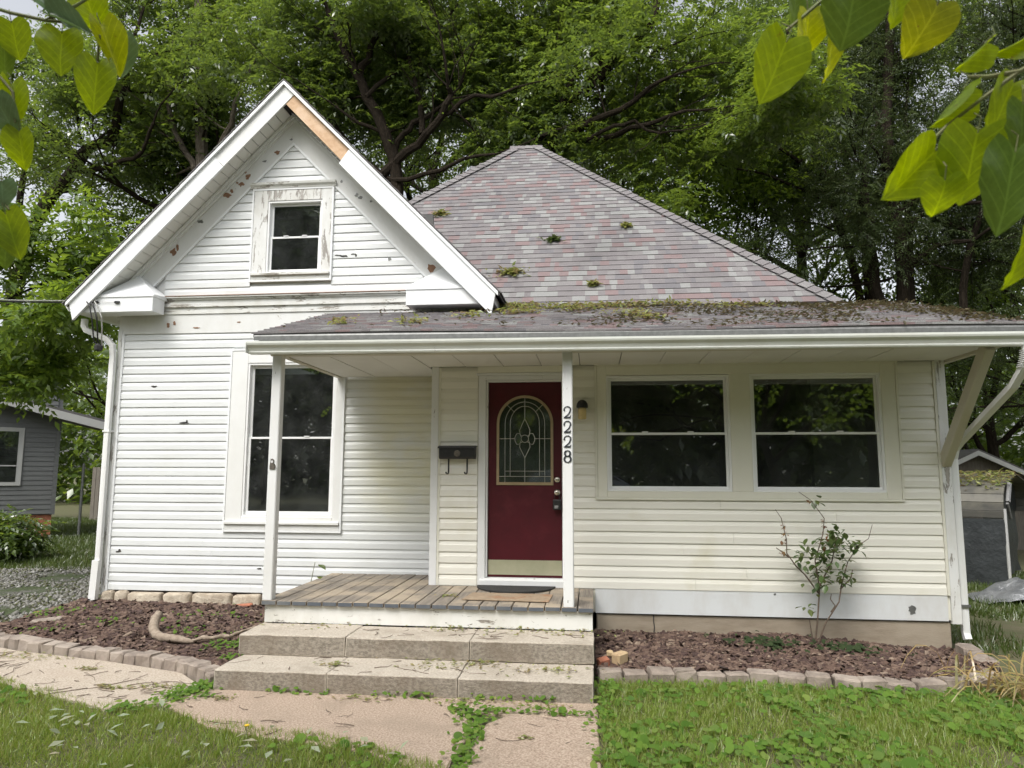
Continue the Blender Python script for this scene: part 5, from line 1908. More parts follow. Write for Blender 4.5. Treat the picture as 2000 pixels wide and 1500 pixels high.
vn = empty('pokeweed_sprout', (-3.08, 7.6, .12))
tag(vn, 'green weed climbing behind the left porch post', 'weed')
m = MB()
m.tube([(-3.1, 7.55, .1), (-3.08, 7.55, .3), (-2.99, 7.55, .5), (-2.95, 7.55, .72)], [.006, .005, .004, .003], 5)
m.build('stem', M['green_stem'], vn)
pts = [(-3.18, 7.4, .2), (-3.15, 7.42, .27), (-3.22, 7.4, .13), (-3.1, 7.4, .34), (-3.05, 7.42, .3), (-3.2, 7.35, .3), (-2.9, 7.52, .70), (-2.88, 7.52, .55), (-2.9, 7.52, .47), (-3.3, 7.4, .22), (-3.12, 7.4, .18), (-3.25, 7.38, .38)]
leafset('leaf', pts, RNG.uniform(2.5, 7, len(pts)), M['leaf_mid'], (.09, .14), vn)

# yellowing day lily at the right corner
dlv = empty('day_lily', (3.2, 6.0, 0))
tag(dlv, 'clump of yellowing strap-leaved day lily at the lower right', 'plant')
rs = random.Random(12)
V_, F_, mi_ = [], [], []
for i in range(150):
    bx, by = rs.gauss(3.35, .28), rs.gauss(6.05, .18)
    if bx < 2.75:
        continue
    a = rs.uniform(0, 6.28)
    L_ = rs.uniform(.18, .5)
    up = rs.uniform(.03, .2) if rs.random() < .8 else .28
    m_ = 6
    wd = rs.uniform(.006, .013)
    o = len(V_)
    for j in range(m_):
        t = j / (m_ - 1)
        px, py = bx + math.cos(a) * L_ * t, by + math.sin(a) * L_ * t
        pz = max(.015, up * 4 * t * (1 - t) * (1 - .25 * t) + .02 + .02 * rs.random())
        w_ = wd * (1 - t * .85)
        V_ += [(px - math.sin(a) * w_, py + math.cos(a) * w_, pz), (px + math.sin(a) * w_, py - math.cos(a) * w_, pz + .004)]
    for j in range(m_ - 1):
        F_.append((o + 2 * j, o + 2 * j + 1, o + 2 * j + 3, o + 2 * j + 2))
big('strap_leaf', V_, F_, M['straw'], dlv)['kind'] = 'stuff'
m = MB()
m.tube([(3.42, 6.6, 0), (3.42, 6.6, .1), (3.425, 6.6, .19)], [.006, .008, .008], 6)
m.build('stalk', M['straw'], dlv)

# ================================================================== NEIGHBOURS
nb_ = empty('neighbour_house', (-16, 17.2, 0))
tag(nb_, 'grey lap-sided neighbour house with a low gable at the far left', 'house')
NX1, NY = -13.52, 17.0
nw = MB().box(-22, NX1, NY + .01, NY + .15, .58, 4.2).build('wall', M['grey_siding'], nb_)
z = .60
while z < 3.6:
    prof = [(0, 0), (.02, 0), (.02, .008), (.008, .115), (.004, .125), (0, .125)]
    MB().prism_x([(NY - a, z + b) for a, b in prof], -20, NX1 - .1).build('siding_plank', M['grey_siding'], nw)
    z += .119
MB().box(NX1 - .098, NX1, NY - .03, NY + .1, .58, 3.0).build('corner_board', M['grey_siding'], nw)
MB().box(NX1 - .1, NX1, NY + .15, 20.2, .58, 2.85).build('wall', M['grey_siding'], nb_)
MB().box(-22, NX1 - .06, NY + .03, NY + .2, -.1, .578).build('foundation', M['brick'], nb_)
m = MB()
sl_ = .25
rz = lambda x: 2.90 + (-12.5 - x) * sl_
m.add([(-12.45, 16.45, rz(-12.45)), (-18.5, 16.45, rz(-18.5)), (-18.5, 20.5, rz(-18.5)), (-12.45, 20.5, rz(-12.45))] + [(-12.45, 16.45, rz(-12.45) + .06), (-18.5, 16.45, rz(-18.5) + .06), (-18.5, 20.5, rz(-18.5) + .06), (-12.45, 20.5, rz(-12.45) + .06)],
      [(0, 1, 2, 3), (7, 6, 5, 4), (0, 4, 5, 1), (1, 5, 6, 2), (2, 6, 7, 3), (3, 7, 4, 0)])
nr_ = m.build('roof', M['roof_base'], nb_)
MB().prism_y([(-12.45, rz(-12.45) - .005), (-18.5, rz(-18.5) - .005), (-18.5, rz(-18.5) - .2), (-12.6, rz(-12.6) - .2), (-12.45, rz(-12.45) - .15)], 16.42, 16.449).build('fascia_board', M['grey_trim'], nr_)
MB().prism_y([(-12.5, rz(-12.5) - .02), (-18.5, rz(-18.5) - .02), (-18.5, rz(-18.5) - .035), (-12.5, rz(-12.5) - .035)], 16.45, NY).build('soffit', M['grey_siding'], nr_)
w = MB()
w.box(-16.2, -14.28, NY - .05, NY - .021, 1.30, 2.74)
w = w.build('window', M['grey_trim'], nb_, bevel=.01)
MB().box(-16.1, -14.40, NY - .056, NY - .051, 1.40, 2.64).build('pane', M['glass'], w)
MB().box(-16.1, -14.40, NY - .0505, NY - .0502, 1.40, 2.64).build('blind', M['room'], w)
MB().box(-16.1, -14.40, NY - .07, NY - .057, 1.78, 1.81).build('rail', M['grey_trim'], w)

_c, _th = Vector((NX1, NY, 0)), R(40)          # the neighbour house stands askew to the street
_e = Vector((-16, 17.2, 0)) - _c
nb_.location = _c + Matrix.Rotation(_th, 3, 'Z') @ _e
nb_.rotation_euler = (0, 0, _th)

fence = empty('chain_link_fence', (-13, 18.2, 0))
tag(fence, 'grey chain-link fence with a gate beside the neighbour house', 'fence')
for x, y in ((-13.2, 17.5), (-12.9, 18.3), (-11.95, 18.3), (-10.2, 18.3), (-8.3, 18.3), (-6.5, 18.3)):
    MB().lathe((x, y, -.05), [(.035, 0), (.035, 1.32 if x > -13.2 else 1.9), (.01, 1.36 if x > -13.2 else 1.93)], 8).build('post', M['metal_post'], fence)
m = MB()
m.tube([(-12.86, 18.3, .05), (-11.99, 18.3, .05), (-11.99, 18.3, 1.22), (-12.86, 18.3, 1.22), (-12.86, 18.3, .05)], .02, 6)
m.build('gate_frame', M['metal_post'], fence)
MB().tube([(-11.95, 18.3, 1.22), (-6.5, 18.3, 1.22)], .018, 6).build('top_rail', M['metal_post'], fence)
V_, F_ = [], []
x = -12.9
while x < -6.5:
    for s_ in (-1, 1):
        o = len(V_)
        dx = 1.17 * s_
        V_ += [(x, 18.3 + .004 * s_, .05), (x + .008, 18.3 + .004 * s_, .05), (x + dx + .008, 18.3 + .004 * s_, 1.22), (x + dx, 18.3 + .004 * s_, 1.22)]
        F_.append((o, o + 1, o + 2, o + 3))
    x += .085
V_ = [(min(max(a, -12.95), -6.4), b, c) for a, b, c in V_]
big('mesh_wire', V_, F_, M['wire'], fence)['kind'] = 'stuff'
wf = empty('board_fence', (-10, 23, 0))
tag(wf, 'weathered grey board fence far behind the chain-link gate', 'fence')
x = -17
rs = random.Random(2)
while x < -5:
    MB().box(x, x + .13, 23, 23.02, -.05, 1.75 + rs.uniform(-.05, .05)).build('board', M['old_fence'], wf)
    x += .145
MB().box(-17, -5, 23.021, 23.06, 1.3, 1.4).build('rail', M['old_fence'], wf)

# hoop carport on the right, standing lower than the house
cp = empty('carport', (7.9, 15, -.5))
tag(cp, 'rounded metal carport hung with black plastic behind the right corner', 'carport')
CO = Vector((7.9, 15.0, -.5))
su = Vector((-.8, .6, 0))            # along the long side
eu = Vector((.6, .8, 0))             # across the open end
LEN, WID = 7.0, 3.4
arc = [(0, 1.32), (.0, 1.45)] + [(.55 - .55 * math.cos(a), 1.48 + .50 * math.sin(a)) for a in (R(15), R(35), R(55), R(75), R(90))] + [(WID / 2, 2.15)]
arc = arc + [(WID - a, b) for a, b in reversed(arc[:-1])]
for i in range(len(arc) - 1):
    (a0, z0), (a1, z1) = arc[i], arc[i + 1]
    q = [CO + eu * a0 + Vector((0, 0, z0)), CO + eu * a1 + Vector((0, 0, z1))]
    dn = Vector((-(z1 - z0) * eu.x, -(z1 - z0) * eu.y, (a1 - a0))).normalized() * .025
    m = MB()
    vs = [q[0], q[1], q[1] + su * LEN, q[0] + su * LEN]
    vs2 = [v + dn for v in vs]
    m.add(vs + vs2, [(0, 1, 2, 3), (7, 6, 5, 4), (0, 4, 5, 1), (1, 5, 6, 2), (2, 6, 7, 3), (3, 7, 4, 0)])
    m.build('roof_panel', M['carport_metal'], cp, bevel=.006)
m = MB()
n_ = 16
vs, fs = [], []
for i in range(n_ + 1):
    for j in range(6):
        p = CO + su * (LEN * i / n_) + Vector((0, 0, -.1 + 1.40 * j / 5)) - eu * (.02 + .05 * noise.noise((i * .7, j * .6, 1)))
        vs.append(p)
for i in range(n_):
    for j in range(5):
        fs.append((i * 6 + j, i * 6 + j + 1, (i + 1) * 6 + j + 1, (i + 1) * 6 + j))
m.add(vs, fs)
m.build('side_sheet', M['black_tarp'], cp, smooth=True)
m = MB()
vs, fs = [], []
for i in range(13):
    for j in range(8):
        t = i / 12
        top = float(np.interp(t * WID, [a for a, b in arc[1:-1]], [b for a, b in arc[1:-1]]))
        p = CO + eu * (WID * t) + su * (.35 + .10 * noise.noise((i * .8, j * .5, 6))) + Vector((0, 0, top * j / 7))
        vs.append(p)
for i in range(12):
    for j in range(7):
        fs.append((i * 8 + j, i * 8 + j + 1, (i + 1) * 8 + j + 1, (i + 1) * 8 + j))
m.add(vs, fs)
m.build('end_sheet', M['black_tarp'], cp, smooth=True)
for t in (0, WID):
    m = MB()
    p = CO + eu * t - su * .01
    m.tube([p, p + Vector((0, 0, 1.5))], .03, 8)
    m.build('post', M['grey_trim'], cp)
m = MB()
p = CO - su * .03
m.tube([p + eu * .25 + Vector((0, 0, 1.62)), p + eu * .55 + Vector((0, 0, 1.98))], .045, 6)
m.tube([p + eu * .2 + Vector((0, 0, 1.6)), p + eu * .45 + Vector((0, 0, 1.3))], .03, 6)
m.build('corner_brace', M['plastic_sheet'], cp)
pts = []
for i in range(2600):
    a = RNG.uniform(.12, WID * .6)
    zz = float(np.interp(a, [q[0] for q in arc[1:8]], [q[1] for q in arc[1:8]]))
    if zz < 1.86 and RNG.random() < .8:
        continue
    p = CO + eu * a + su * RNG.uniform(0, LEN) + Vector((0, 0, zz + .04 + .04 * RNG.random()))
    pts.append(tuple(p))
stuff(tag(leaf_heap('leaf_litter', pts, M['litter'], (.08, .16)), 'olive leaf litter covering the carport roof', 'leaf litter'))
# silver sheet in a heap
V_, F_ = [], []
nx, ny = 26, 14
for j in range(ny):
    for i in range(nx):
        u, v = i / (nx - 1), j / (ny - 1)
        x, y = 5.95 + 2.3 * u, 11.9 + 1.2 * v - .2 * u
        prof_ = min(1, u * 3.2) * math.sin(math.pi * min(1, v * .9 + .1)) * .42 * (.75 + .5 * noise.noise((u * 5, v * 4, 2)))
        ridge = .07 * abs(noise.noise((u * 9 + v * 3, v * 7, 5)))
        V_.append((x, y, ground_h(x, y) + .02 + max(0, prof_) + ridge))
for j in range(ny - 1):
    for i in range(nx - 1):
        F_.append((j * nx + i, j * nx + i + 1, (j + 1) * nx + i + 1, (j + 1) * nx + i))
tag(big('tarp', V_, F_, M['silver_tarp']), 'crumpled silver tarp lying over a heap beside the carport', 'tarp')
ga = empty('garage', (13, 26, -.8))
tag(ga, 'dark garage with a white-edged gable behind the carport', 'garage')
gx, gz, gs = 12.93, 2.5, .48
MB().prism_y([(gx - 2.2, -1), (gx + 2.2, -1), (gx + 2.2, gz - .15 - 2.2 * gs), (gx, gz - .15), (gx - 2.2, gz - .15 - 2.2 * gs)], 26.1, 26.3).build('wall', M['old_fence'], ga)
m = MB()
for s_ in (-1, 1):
    q = [(gx, 25.8, gz), (gx + s_ * 2.6, 25.8, gz - 2.6 * gs), (gx + s_ * 2.6, 33, gz - 2.6 * gs), (gx, 33, gz)]
    q += [(a, b, c - .06) for a, b, c in q]
    m.add(q, [(0, 1, 2, 3), (7, 6, 5, 4), (0, 4, 5, 1), (1, 5, 6, 2)])
gr_ = m.build('roof', M['shingle'][1], ga)
for s_ in (-1, 1):
    MB().prism_y([(gx, gz - .062), (gx + s_ * 2.6, gz - .062 - 2.6 * gs), (gx + s_ * 2.6, gz - .22 - 2.6 * gs), (gx, gz - .22)], 25.78, 25.83).build('fascia_board', M['white_trim'], gr_)

# ================================================================== TREES
def make_sprig(n=9, L_=.40, leaf=.15, wid=.033, droop=.5, seed=0, narrow=1.):
    r_ = random.Random(seed)
    V, F = [], []
    for i in range(n):
        t = (i + .6) / n
        sx = L_ * t
        sz = -droop * L_ * t * t
        side = -1 if i % 2 else 1
        if i == n - 1:
            side = 0
        l = leaf * r_.uniform(.75, 1.15)
        a = side * r_.uniform(.7, 1.15)
        dz = r_.uniform(-.75, -.1)
        d = Vector((math.cos(a), math.sin(a), dz)).normalized()
        p = Vector((-math.sin(a), math.cos(a), r_.uniform(-.5, .5))).normalized()
        b = Vector((sx, 0, sz))
        w = wid * narrow * r_.uniform(.85, 1.2)
        m_ = b + d * l * .42 + Vector((0, 0, .006))
        o = len(V)
        V += [b, m_ + p * w, b + d * l + Vector((0, 0, -.012)), m_ - p * w]
        F += [(o, o + 1, o + 2), (o, o + 2, o + 3)]
    return np.array([tuple(v) for v in V]), np.array(F)


SPR = [make_sprig(seed=i, n=8 + i % 3) for i in range(5)]
SPR_BIG = [make_sprig(6, .5, .2, .05, .45, 20 + i) for i in range(3)]
SPR_CED = [make_sprig(16, .34, .07, .009, .7, 40 + i) for i in range(3)]


class Tree:
    def __init__(s, seed):
        s.r = random.Random(seed)
        s.mb = MB()
        s.tips = []

    def limb(s, p, d, L_, rad, depth, up=.12, spread=.55, sides=6):
        r_ = s.r
        p, d = Vector(p), Vector(d).normalized()
        n = 5
        pts, rr = [p.copy()], [rad]
        for i in range(n):
            d = (d + Vector((r_.gauss(0, .13), r_.gauss(0, .13), r_.gauss(0, .1) + up * .35))).normalized()
            p = p + d * (L_ / n)
            pts.append(p.copy())
            rr.append(rad * (1 - .42 * (i + 1) / n))
            if depth <= 1:
                s.tips.append((p.copy(), d.copy()))
        s.mb.tube(pts, rr, max(3, sides))
        if depth <= 0:
            return
        k = 3 if r_.random() < .6 else 2
        for j in range(k + (1 if depth > 1 else 1)):
            if j < k:
                q, qr = pts[-1], rr[-1]
            else:
                ii = r_.choice((2, 3, 4))
                q, qr = pts[ii], rr[ii] * .7
            ax = Vector((r_.gauss(0, 1), r_.gauss(0, 1), r_.gauss(0, .6))).normalized()
            nd = (d + ax * spread * r_.uniform(.6, 1.3)).normalized()
            s.limb(q, nd, L_ * r_.uniform(.6, .85), qr * r_.uniform(.6, .85), depth - 1, up, spread, max(3, sides - 1))

    def trunk(s, pts, radii, sides=9):
        s.mb.tube(pts, radii, sides)

    def finish(s, name, label, base, bark, leafm, per_tip, spr=SPR, sigma=.42, size=(.8, 1.25), group=None, droop=.2, keep=None, crown_extra=None):
        t = empty(name, base)
        tag(t, label, 'tree', group)
        s.mb.build('trunk', bark, t)
        T = [p for p, d in s.tips]
        P = np.array([tuple(p) for p in T])
        if crown_extra is not None:
            P = np.concatenate([P, crown_extra])
        n = len(P) * per_tip
        idx = np.repeat(np.arange(len(P)), per_tip)
        pos = P[idx] + RNG.normal(0, sigma, (n, 3)) * np.array([1, 1, .75])
        if keep is not None:
            k = keep(pos)
            pos = pos[k]
        n = len(pos)
        Vs, Fs, off = [], [], 0
        which = RNG.integers(0, len(spr), n)
        for j, (tv, tf) in enumerate(spr):
            q = pos[which == j]
            if not len(q):
                continue
            m_ = len(q)
            rot_ = rotmats(RNG.uniform(0, 6.28, m_), np.abs(RNG.normal(droop, .35, m_)), RNG.uniform(0, 6.28, m_))
            V, F = scatter(tv, tf, q, rot_, RNG.uniform(size[0], size[1], m_))
            Vs.append(V)
            Fs.append(F + off)
            off += len(V)
        c = big('crown', np.concatenate(Vs), np.concatenate(Fs), leafm, t)
        c['kind'] = 'stuff'
        global NTRI
        NTRI += len(np.concatenate(Fs))
        return t


NTRI = 0
G = 'trees behind the house'
hb = lambda x, y: ground_h(x, y) - .05

# keep the crowns off the roofs and walls


def clear_house(pos):
    x, y, z = pos[:, 0], pos[:, 1], pos[:, 2]
    main = np.minimum.reduce([EZ + (y - EY) * MS, AZ + (AXR - x) * MS + 0, AZ - (AXL - x) * MS, np.full(len(x), AZ)])
    inside = (x > -6.6) & (x < 3.8) & (y > 6.2) & (y < 17.5) & (z < np.maximum(main, 3.9) + .35)
    gab = (np.abs(x - XC) < 2.9) & (y > 7.4) & (y < 12.6) & (z < GT - SL * np.abs(x - XC) + .3)
    return ~(inside | gab)


LIMBS = {
    'spreading': [
        ([(-5.02, 17.82, 8.41), (-5.04, 17.74, 9.08), (-5.12, 17.66, 9.9), (-5.36, 17.57, 10.57), (-5.87, 17.49, 11.59), (-6.05, 17.41, 12.08), (-6.35, 17.33, 12.57), (-6.59, 17.24, 13.13), (-6.9, 17.16, 13.92)], [0.134, 0.124, 0.113, 0.103, 0.093, 0.083, 0.073, 0.063, 0.053]),
        ([(-6.08, 17.49, 12.13), (-5.81, 17.41, 12.58), (-5.61, 17.33, 13.18), (-5.64, 17.24, 14.18), (-5.52, 17.16, 15.0)], [0.07, 0.062, 0.054, 0.046, 0.038]),
        ([(-5.17, 17.82, 10.12), (-4.9, 17.71, 10.61), (-4.63, 17.6, 10.85), (-4.13, 17.49, 10.98), (-3.97, 17.38, 11.05)], [0.063, 0.057, 0.051, 0.045, 0.038]),
        ([(-5.5, 17.82, 9.42), (-5.37, 17.67, 9.54), (-4.78, 17.53, 10.01), (-4.19, 17.38, 10.42), (-3.75, 17.23, 10.82), (-3.54, 17.09, 11.18), (-3.54, 16.94, 11.42)], [0.103, 0.093, 0.083, 0.073, 0.064, 0.054, 0.045]),
        ([(-4.34, 17.49, 10.46), (-4.38, 17.46, 11.1), (-4.48, 17.44, 11.61), (-4.69, 17.41, 12.47), (-4.85, 17.38, 13.48)], [0.062, 0.054, 0.046, 0.039, 0.031]),
        ([(-5.48, 17.82, 9.48), (-4.67, 17.44, 9.21), (-3.74, 17.05, 9.25), (-3.08, 16.67, 9.36), (-2.22, 16.28, 9.26)], [0.055, 0.046, 0.038, 0.03, 0.022]),
        ([(-5.09, 17.93, 9.02), (-5.79, 18.04, 9.81), (-6.42, 18.15, 10.33), (-7.0, 18.26, 11.16), (-7.6, 18.37, 12.31), (-7.98, 18.48, 13.33)], [0.079, 0.072, 0.064, 0.057, 0.049, 0.041]),
        ([(-3.76, 17.27, 10.84), (-3.24, 17.09, 11.07), (-2.42, 16.9, 11.06), (-1.75, 16.72, 11.19)], [0.046, 0.038, 0.03, 0.022]),
        ([(-5.37, 17.6, 10.58), (-6.03, 17.38, 10.81), (-6.45, 17.16, 11.07)], [0.039, 0.031, 0.023]),
        ([(-5.83, 17.38, 11.53), (-5.28, 17.55, 12.15), (-4.78, 17.71, 12.8), (-3.98, 17.88, 13.6), (-3.46, 18.04, 14.58)], [0.046, 0.041, 0.035, 0.03, 0.024]),
    ],
    'leaning': [
        ([(-1.64, 18.26, 8.44), (-1.49, 18.19, 9.54), (-1.36, 18.11, 10.32), (-0.87, 18.04, 11.08), (-0.25, 17.97, 11.6), (0.36, 17.89, 12.04), (0.78, 17.82, 12.48), (1.2, 17.75, 12.73), (1.69, 17.67, 13.36), (1.91, 17.6, 14.3)], [0.137, 0.128, 0.119, 0.109, 0.1, 0.091, 0.082, 0.072, 0.063, 0.055]),
        ([(-1.37, 18.15, 10.23), (-1.11, 17.95, 10.17), (-0.26, 17.75, 10.52), (0.46, 17.55, 10.76), (1.15, 17.34, 10.98), (1.54, 17.14, 11.23), (2.03, 16.94, 11.36)], [0.08, 0.072, 0.063, 0.054, 0.046, 0.038, 0.03]),
        ([(-1.35, 18.15, 10.15), (-0.02, 17.82, 10.26), (0.68, 17.49, 10.17), (1.46, 17.16, 10.26), (1.99, 16.83, 10.3), (2.67, 16.5, 10.22)], [0.072, 0.062, 0.051, 0.041, 0.031, 0.022]),
        ([(-3.02, 19.25, 10.22), (-2.99, 19.14, 11.36), (-2.81, 19.03, 12.2), (-2.6, 18.92, 12.54), (-2.27, 18.81, 13.31), (-2.11, 18.7, 14.31)], [0.068, 0.061, 0.054, 0.047, 0.04, 0.033]),
        ([(-0.73, 17.82, 11.18), (-0.45, 17.88, 11.9), (-0.31, 17.93, 12.29), (-0.31, 17.98, 13.31), (-0.17, 18.04, 14.33)], [0.055, 0.049, 0.044, 0.038, 0.032]),
        ([(-0.02, 17.38, 10.05), (0.64, 17.13, 10.26), (1.13, 16.89, 10.24), (1.72, 16.64, 9.76), (2.17, 16.39, 9.68)], [0.038, 0.032, 0.026, 0.02, 0.015]),
        ([(-0.25, 17.71, 11.46), (0.23, 17.89, 12.16), (0.58, 18.08, 13.12), (0.73, 18.26, 14.27)], [0.047, 0.04, 0.032, 0.024]),
        ([(-1.44, 18.37, 10.05), (-1.8, 18.51, 11.01), (-1.96, 18.64, 12.13), (-1.68, 18.78, 13.41), (-1.55, 18.92, 14.74)], [0.065, 0.057, 0.05, 0.042, 0.034]),
    ],
    'arching': [
        ([(-20.49, 23.1, 2.01), (-20.27, 22.76, 3.78), (-20.02, 22.42, 5.88), (-19.73, 22.08, 7.96), (-19.01, 21.75, 9.83), (-18.0, 21.41, 10.99), (-17.08, 21.07, 11.54), (-16.46, 20.73, 12.02), (-15.8, 20.39, 12.09), (-14.97, 20.05, 11.99), (-14.65, 19.72, 12.28), (-14.36, 19.38, 12.71), (-13.9, 19.04, 13.13), (-13.67, 18.7, 13.98)], [0.205, 0.192, 0.18, 0.169, 0.157, 0.146, 0.135, 0.124, 0.114, 0.104, 0.094, 0.084, 0.075, 0.066]),
        ([(-16.31, 20.13, 11.07), (-15.19, 19.84, 11.03), (-14.48, 19.56, 11.02), (-13.66, 19.27, 11.03), (-13.1, 18.99, 11.36), (-12.71, 18.7, 11.83)], [0.062, 0.056, 0.05, 0.044, 0.039, 0.033]),
        ([(-20.15, 22.55, 8.1), (-20.24, 22.28, 9.87), (-19.74, 22.0, 11.24), (-19.44, 21.73, 12.6), (-18.54, 21.45, 13.72)], [0.1, 0.086, 0.073, 0.06, 0.047]),
    ],
    'grey': [
        ([(-11.62, 20.35, 5.07), (-11.77, 20.24, 8.24), (-11.95, 20.13, 11.09), (-12.06, 20.02, 12.99), (-12.17, 19.91, 14.8), (-12.13, 19.8, 17.16)], [0.153, 0.143, 0.134, 0.124, 0.115, 0.105]),
        ([(-12.18, 20.24, 10.9), (-12.27, 20.13, 11.24), (-12.69, 20.02, 11.89), (-12.93, 19.91, 12.46), (-13.02, 19.8, 13.59)], [0.081, 0.071, 0.062, 0.053, 0.044]),
        ([(-10.77, 19.36, 10.62), (-10.91, 19.25, 11.21), (-10.63, 19.14, 11.71), (-10.44, 19.03, 12.12), (-10.18, 18.92, 12.77)], [0.077, 0.068, 0.059, 0.051, 0.042]),
    ],
    'slender': [
        ([(7.92, 21.45, 5.86), (7.56, 21.31, 7.97), (7.18, 21.17, 9.3), (6.88, 21.03, 10.07), (6.6, 20.88, 11.15), (6.3, 20.74, 11.86), (6.01, 20.6, 12.56), (5.84, 20.46, 13.64)], [0.085, 0.08, 0.074, 0.068, 0.062, 0.056, 0.051, 0.045]),
        ([(8.06, 21.45, 5.86), (8.04, 21.4, 8.3), (7.89, 21.36, 9.53), (7.69, 21.31, 10.47), (7.49, 21.26, 11.54), (7.4, 21.21, 12.3), (7.31, 21.17, 13.97), (7.44, 21.12, 15.42)], [0.085, 0.08, 0.074, 0.069, 0.063, 0.058, 0.052, 0.047]),
        ([(7.23, 21.23, 9.36), (6.68, 20.98, 9.67), (6.04, 20.74, 9.86), (5.08, 20.49, 10.23), (4.23, 20.24, 10.32)], [0.047, 0.039, 0.032, 0.025, 0.018]),
        ([(6.56, 20.79, 10.92), (6.04, 20.6, 10.61), (5.43, 20.4, 10.99), (4.78, 20.21, 11.55), (4.25, 20.02, 12.22)], [0.046, 0.039, 0.032, 0.025, 0.018]),
        ([(7.84, 21.23, 9.49), (7.29, 21.07, 9.84), (7.03, 20.9, 10.01)], [0.047, 0.037, 0.028]),
        ([(7.66, 21.23, 10.44), (8.11, 21.19, 11.03), (8.5, 21.16, 11.79), (8.62, 21.12, 12.89)], [0.047, 0.038, 0.028, 0.019]),
    ],
    'cedar': [
        ([(7.52, 19.25, 5.43), (7.53, 19.25, 6.08), (7.41, 19.25, 6.63), (7.36, 19.25, 7.63), (7.29, 19.25, 8.75), (7.34, 19.25, 9.75)], [0.111, 0.102, 0.094, 0.085, 0.077, 0.068]),
        ([(8.12, 19.25, 5.41), (8.06, 19.2, 6.05), (8.07, 19.16, 7.3), (7.96, 19.11, 8.39), (7.8, 19.06, 9.5), (7.84, 19.01, 10.9), (7.99, 18.97, 12.6), (8.13, 18.92, 14.33)], [0.119, 0.113, 0.107, 0.1, 0.094, 0.088, 0.082, 0.075]),
        ([(8.38, 19.47, 5.45), (8.38, 19.47, 6.14), (8.42, 19.47, 7.66), (8.44, 19.47, 8.79), (8.57, 19.47, 10.22)], [0.086, 0.078, 0.069, 0.06, 0.052]),
        ([(8.11, 19.03, 7.94), (8.49, 18.54, 8.3), (8.87, 18.04, 8.23), (9.32, 17.55, 8.08), (9.84, 17.05, 8.06)], [0.051, 0.043, 0.036, 0.029, 0.023]),
        ([(8.25, 19.14, 7.01), (8.7, 18.59, 7.37), (9.28, 18.04, 7.3), (9.71, 17.49, 7.61)], [0.051, 0.041, 0.032, 0.023]),
        ([(9.24, 18.7, 4.76), (9.22, 18.59, 5.78), (9.27, 18.48, 6.66), (9.46, 18.37, 7.54), (9.76, 18.26, 8.41)], [0.075, 0.068, 0.061, 0.055, 0.049]),
    ],
}


def limb_tree(key, seed, name, label, bark, leafm, per_tip, step=1, sub_len=1.25, spr=SPR, sigma=.4, size=(.8, 1.2), dens=1.0, droop=.2, back=0.9, thin=.6, y_front=17.3):
    """main limbs as laid out above, finer branches grown from them"""
    t = Tree(seed)
    base = None
    for k, (P, rr) in enumerate(LIMBS[key]):
        P = [Vector(p) for p in P]
        if k == 0 or P[0].z < 2.5:
            g_ = hb(P[0].x, P[0].y)
            down = [Vector((P[0].x, P[0].y, g_)), Vector((P[0].x, P[0].y, (g_ + P[0].z) / 2))] if P[0].z > .6 else []
            pts, rad = down + P, [rr[0] * 1.35] * len(down) + list(rr)
            base = base or (P[0].x, P[0].y, g_)
        else:
            pts, rad = P, rr
        # smooth a little
        q, qr = [pts[0]], [rad[0]]
        for i in range(1, len(pts)):
            m_ = (pts[i - 1] + pts[i]) / 2 + Vector((t.r.gauss(0, .03), t.r.gauss(0, .05), t.r.gauss(0, .03)))
            q += [m_, pts[i]]
            qr += [(rad[i - 1] + rad[i]) / 2, rad[i]]
        t.mb.tube(q, [a_ * 1.45 for a_ in qr], 8)
        for i in range(1, len(P)):
            if i < len(P) * .3:
                continue
            d = (P[i] - P[i - 1]).normalized()
            for j in range(2 if t.r.random() < dens else 1):
                ax = Vector((t.r.gauss(0, 1), t.r.gauss(back, 1), t.r.gauss(.2, .7))).normalized()
                t.limb(P[i], (d * .5 + ax).normalized(), sub_len * t.r.uniform(.7, 1.3), rr[i] * .45, 2, spread=.6, sides=5)
        t.limb(P[-1], (P[-1] - P[-2]).normalized(), sub_len * 1.2, rr[-1], 2, sides=5)
    t.finish(name, label, base, bark, leafm, per_tip, spr, sigma, size, group=G, keep=lambda pos: clear_house(pos) & ~((pos[:, 1] < y_front) & (patch(pos[:, 0], pos[:, 2], .55, seed) < thin - .35)), droop=droop)


limb_tree('spreading', 1, 'spreading_tree', 'broad dark-limbed tree forking low behind the valley between gable and hipped roof', M['bark'], M['leaf_deep'], 3, dens=.3, size=(.8, 1.2))
limb_tree('leaning', 2, 'leaning_tree', 'leaning tree behind the roof peak with limbs fanning to the right', M['bark'], M['leaf_mid'], 3, dens=.3, size=(.8, 1.2))
limb_tree('grey', 3, 'grey_trunk_tree', 'tall tree with a straight pale grey trunk rising behind the left gable slope', M['bark_grey'], M['leaf_mid'], 2, sub_len=1.8, dens=.3)
limb_tree('arching', 4, 'arching_tree', 'dark-trunked tree arching over the neighbour house at the far left', M['bark'], M['leaf_deep'], 3, sub_len=1.5, dens=.5)
limb_tree('slender', 5, 'slender_tree', 'slender twin-stemmed tree rising right of the hipped roof', M['bark'], M['leaf_deep'], 1, sub_len=1.4, dens=.5)
limb_tree('cedar', 50, 'cedar_tree', 'dark feathery cedar with several trunks behind the porch roof end', M['bark'], M['leaf_cedar'], 3, sub_len=1.7, spr=SPR_CED, sigma=.35, size=(1.0, 1.7), dens=2, droop=.5)
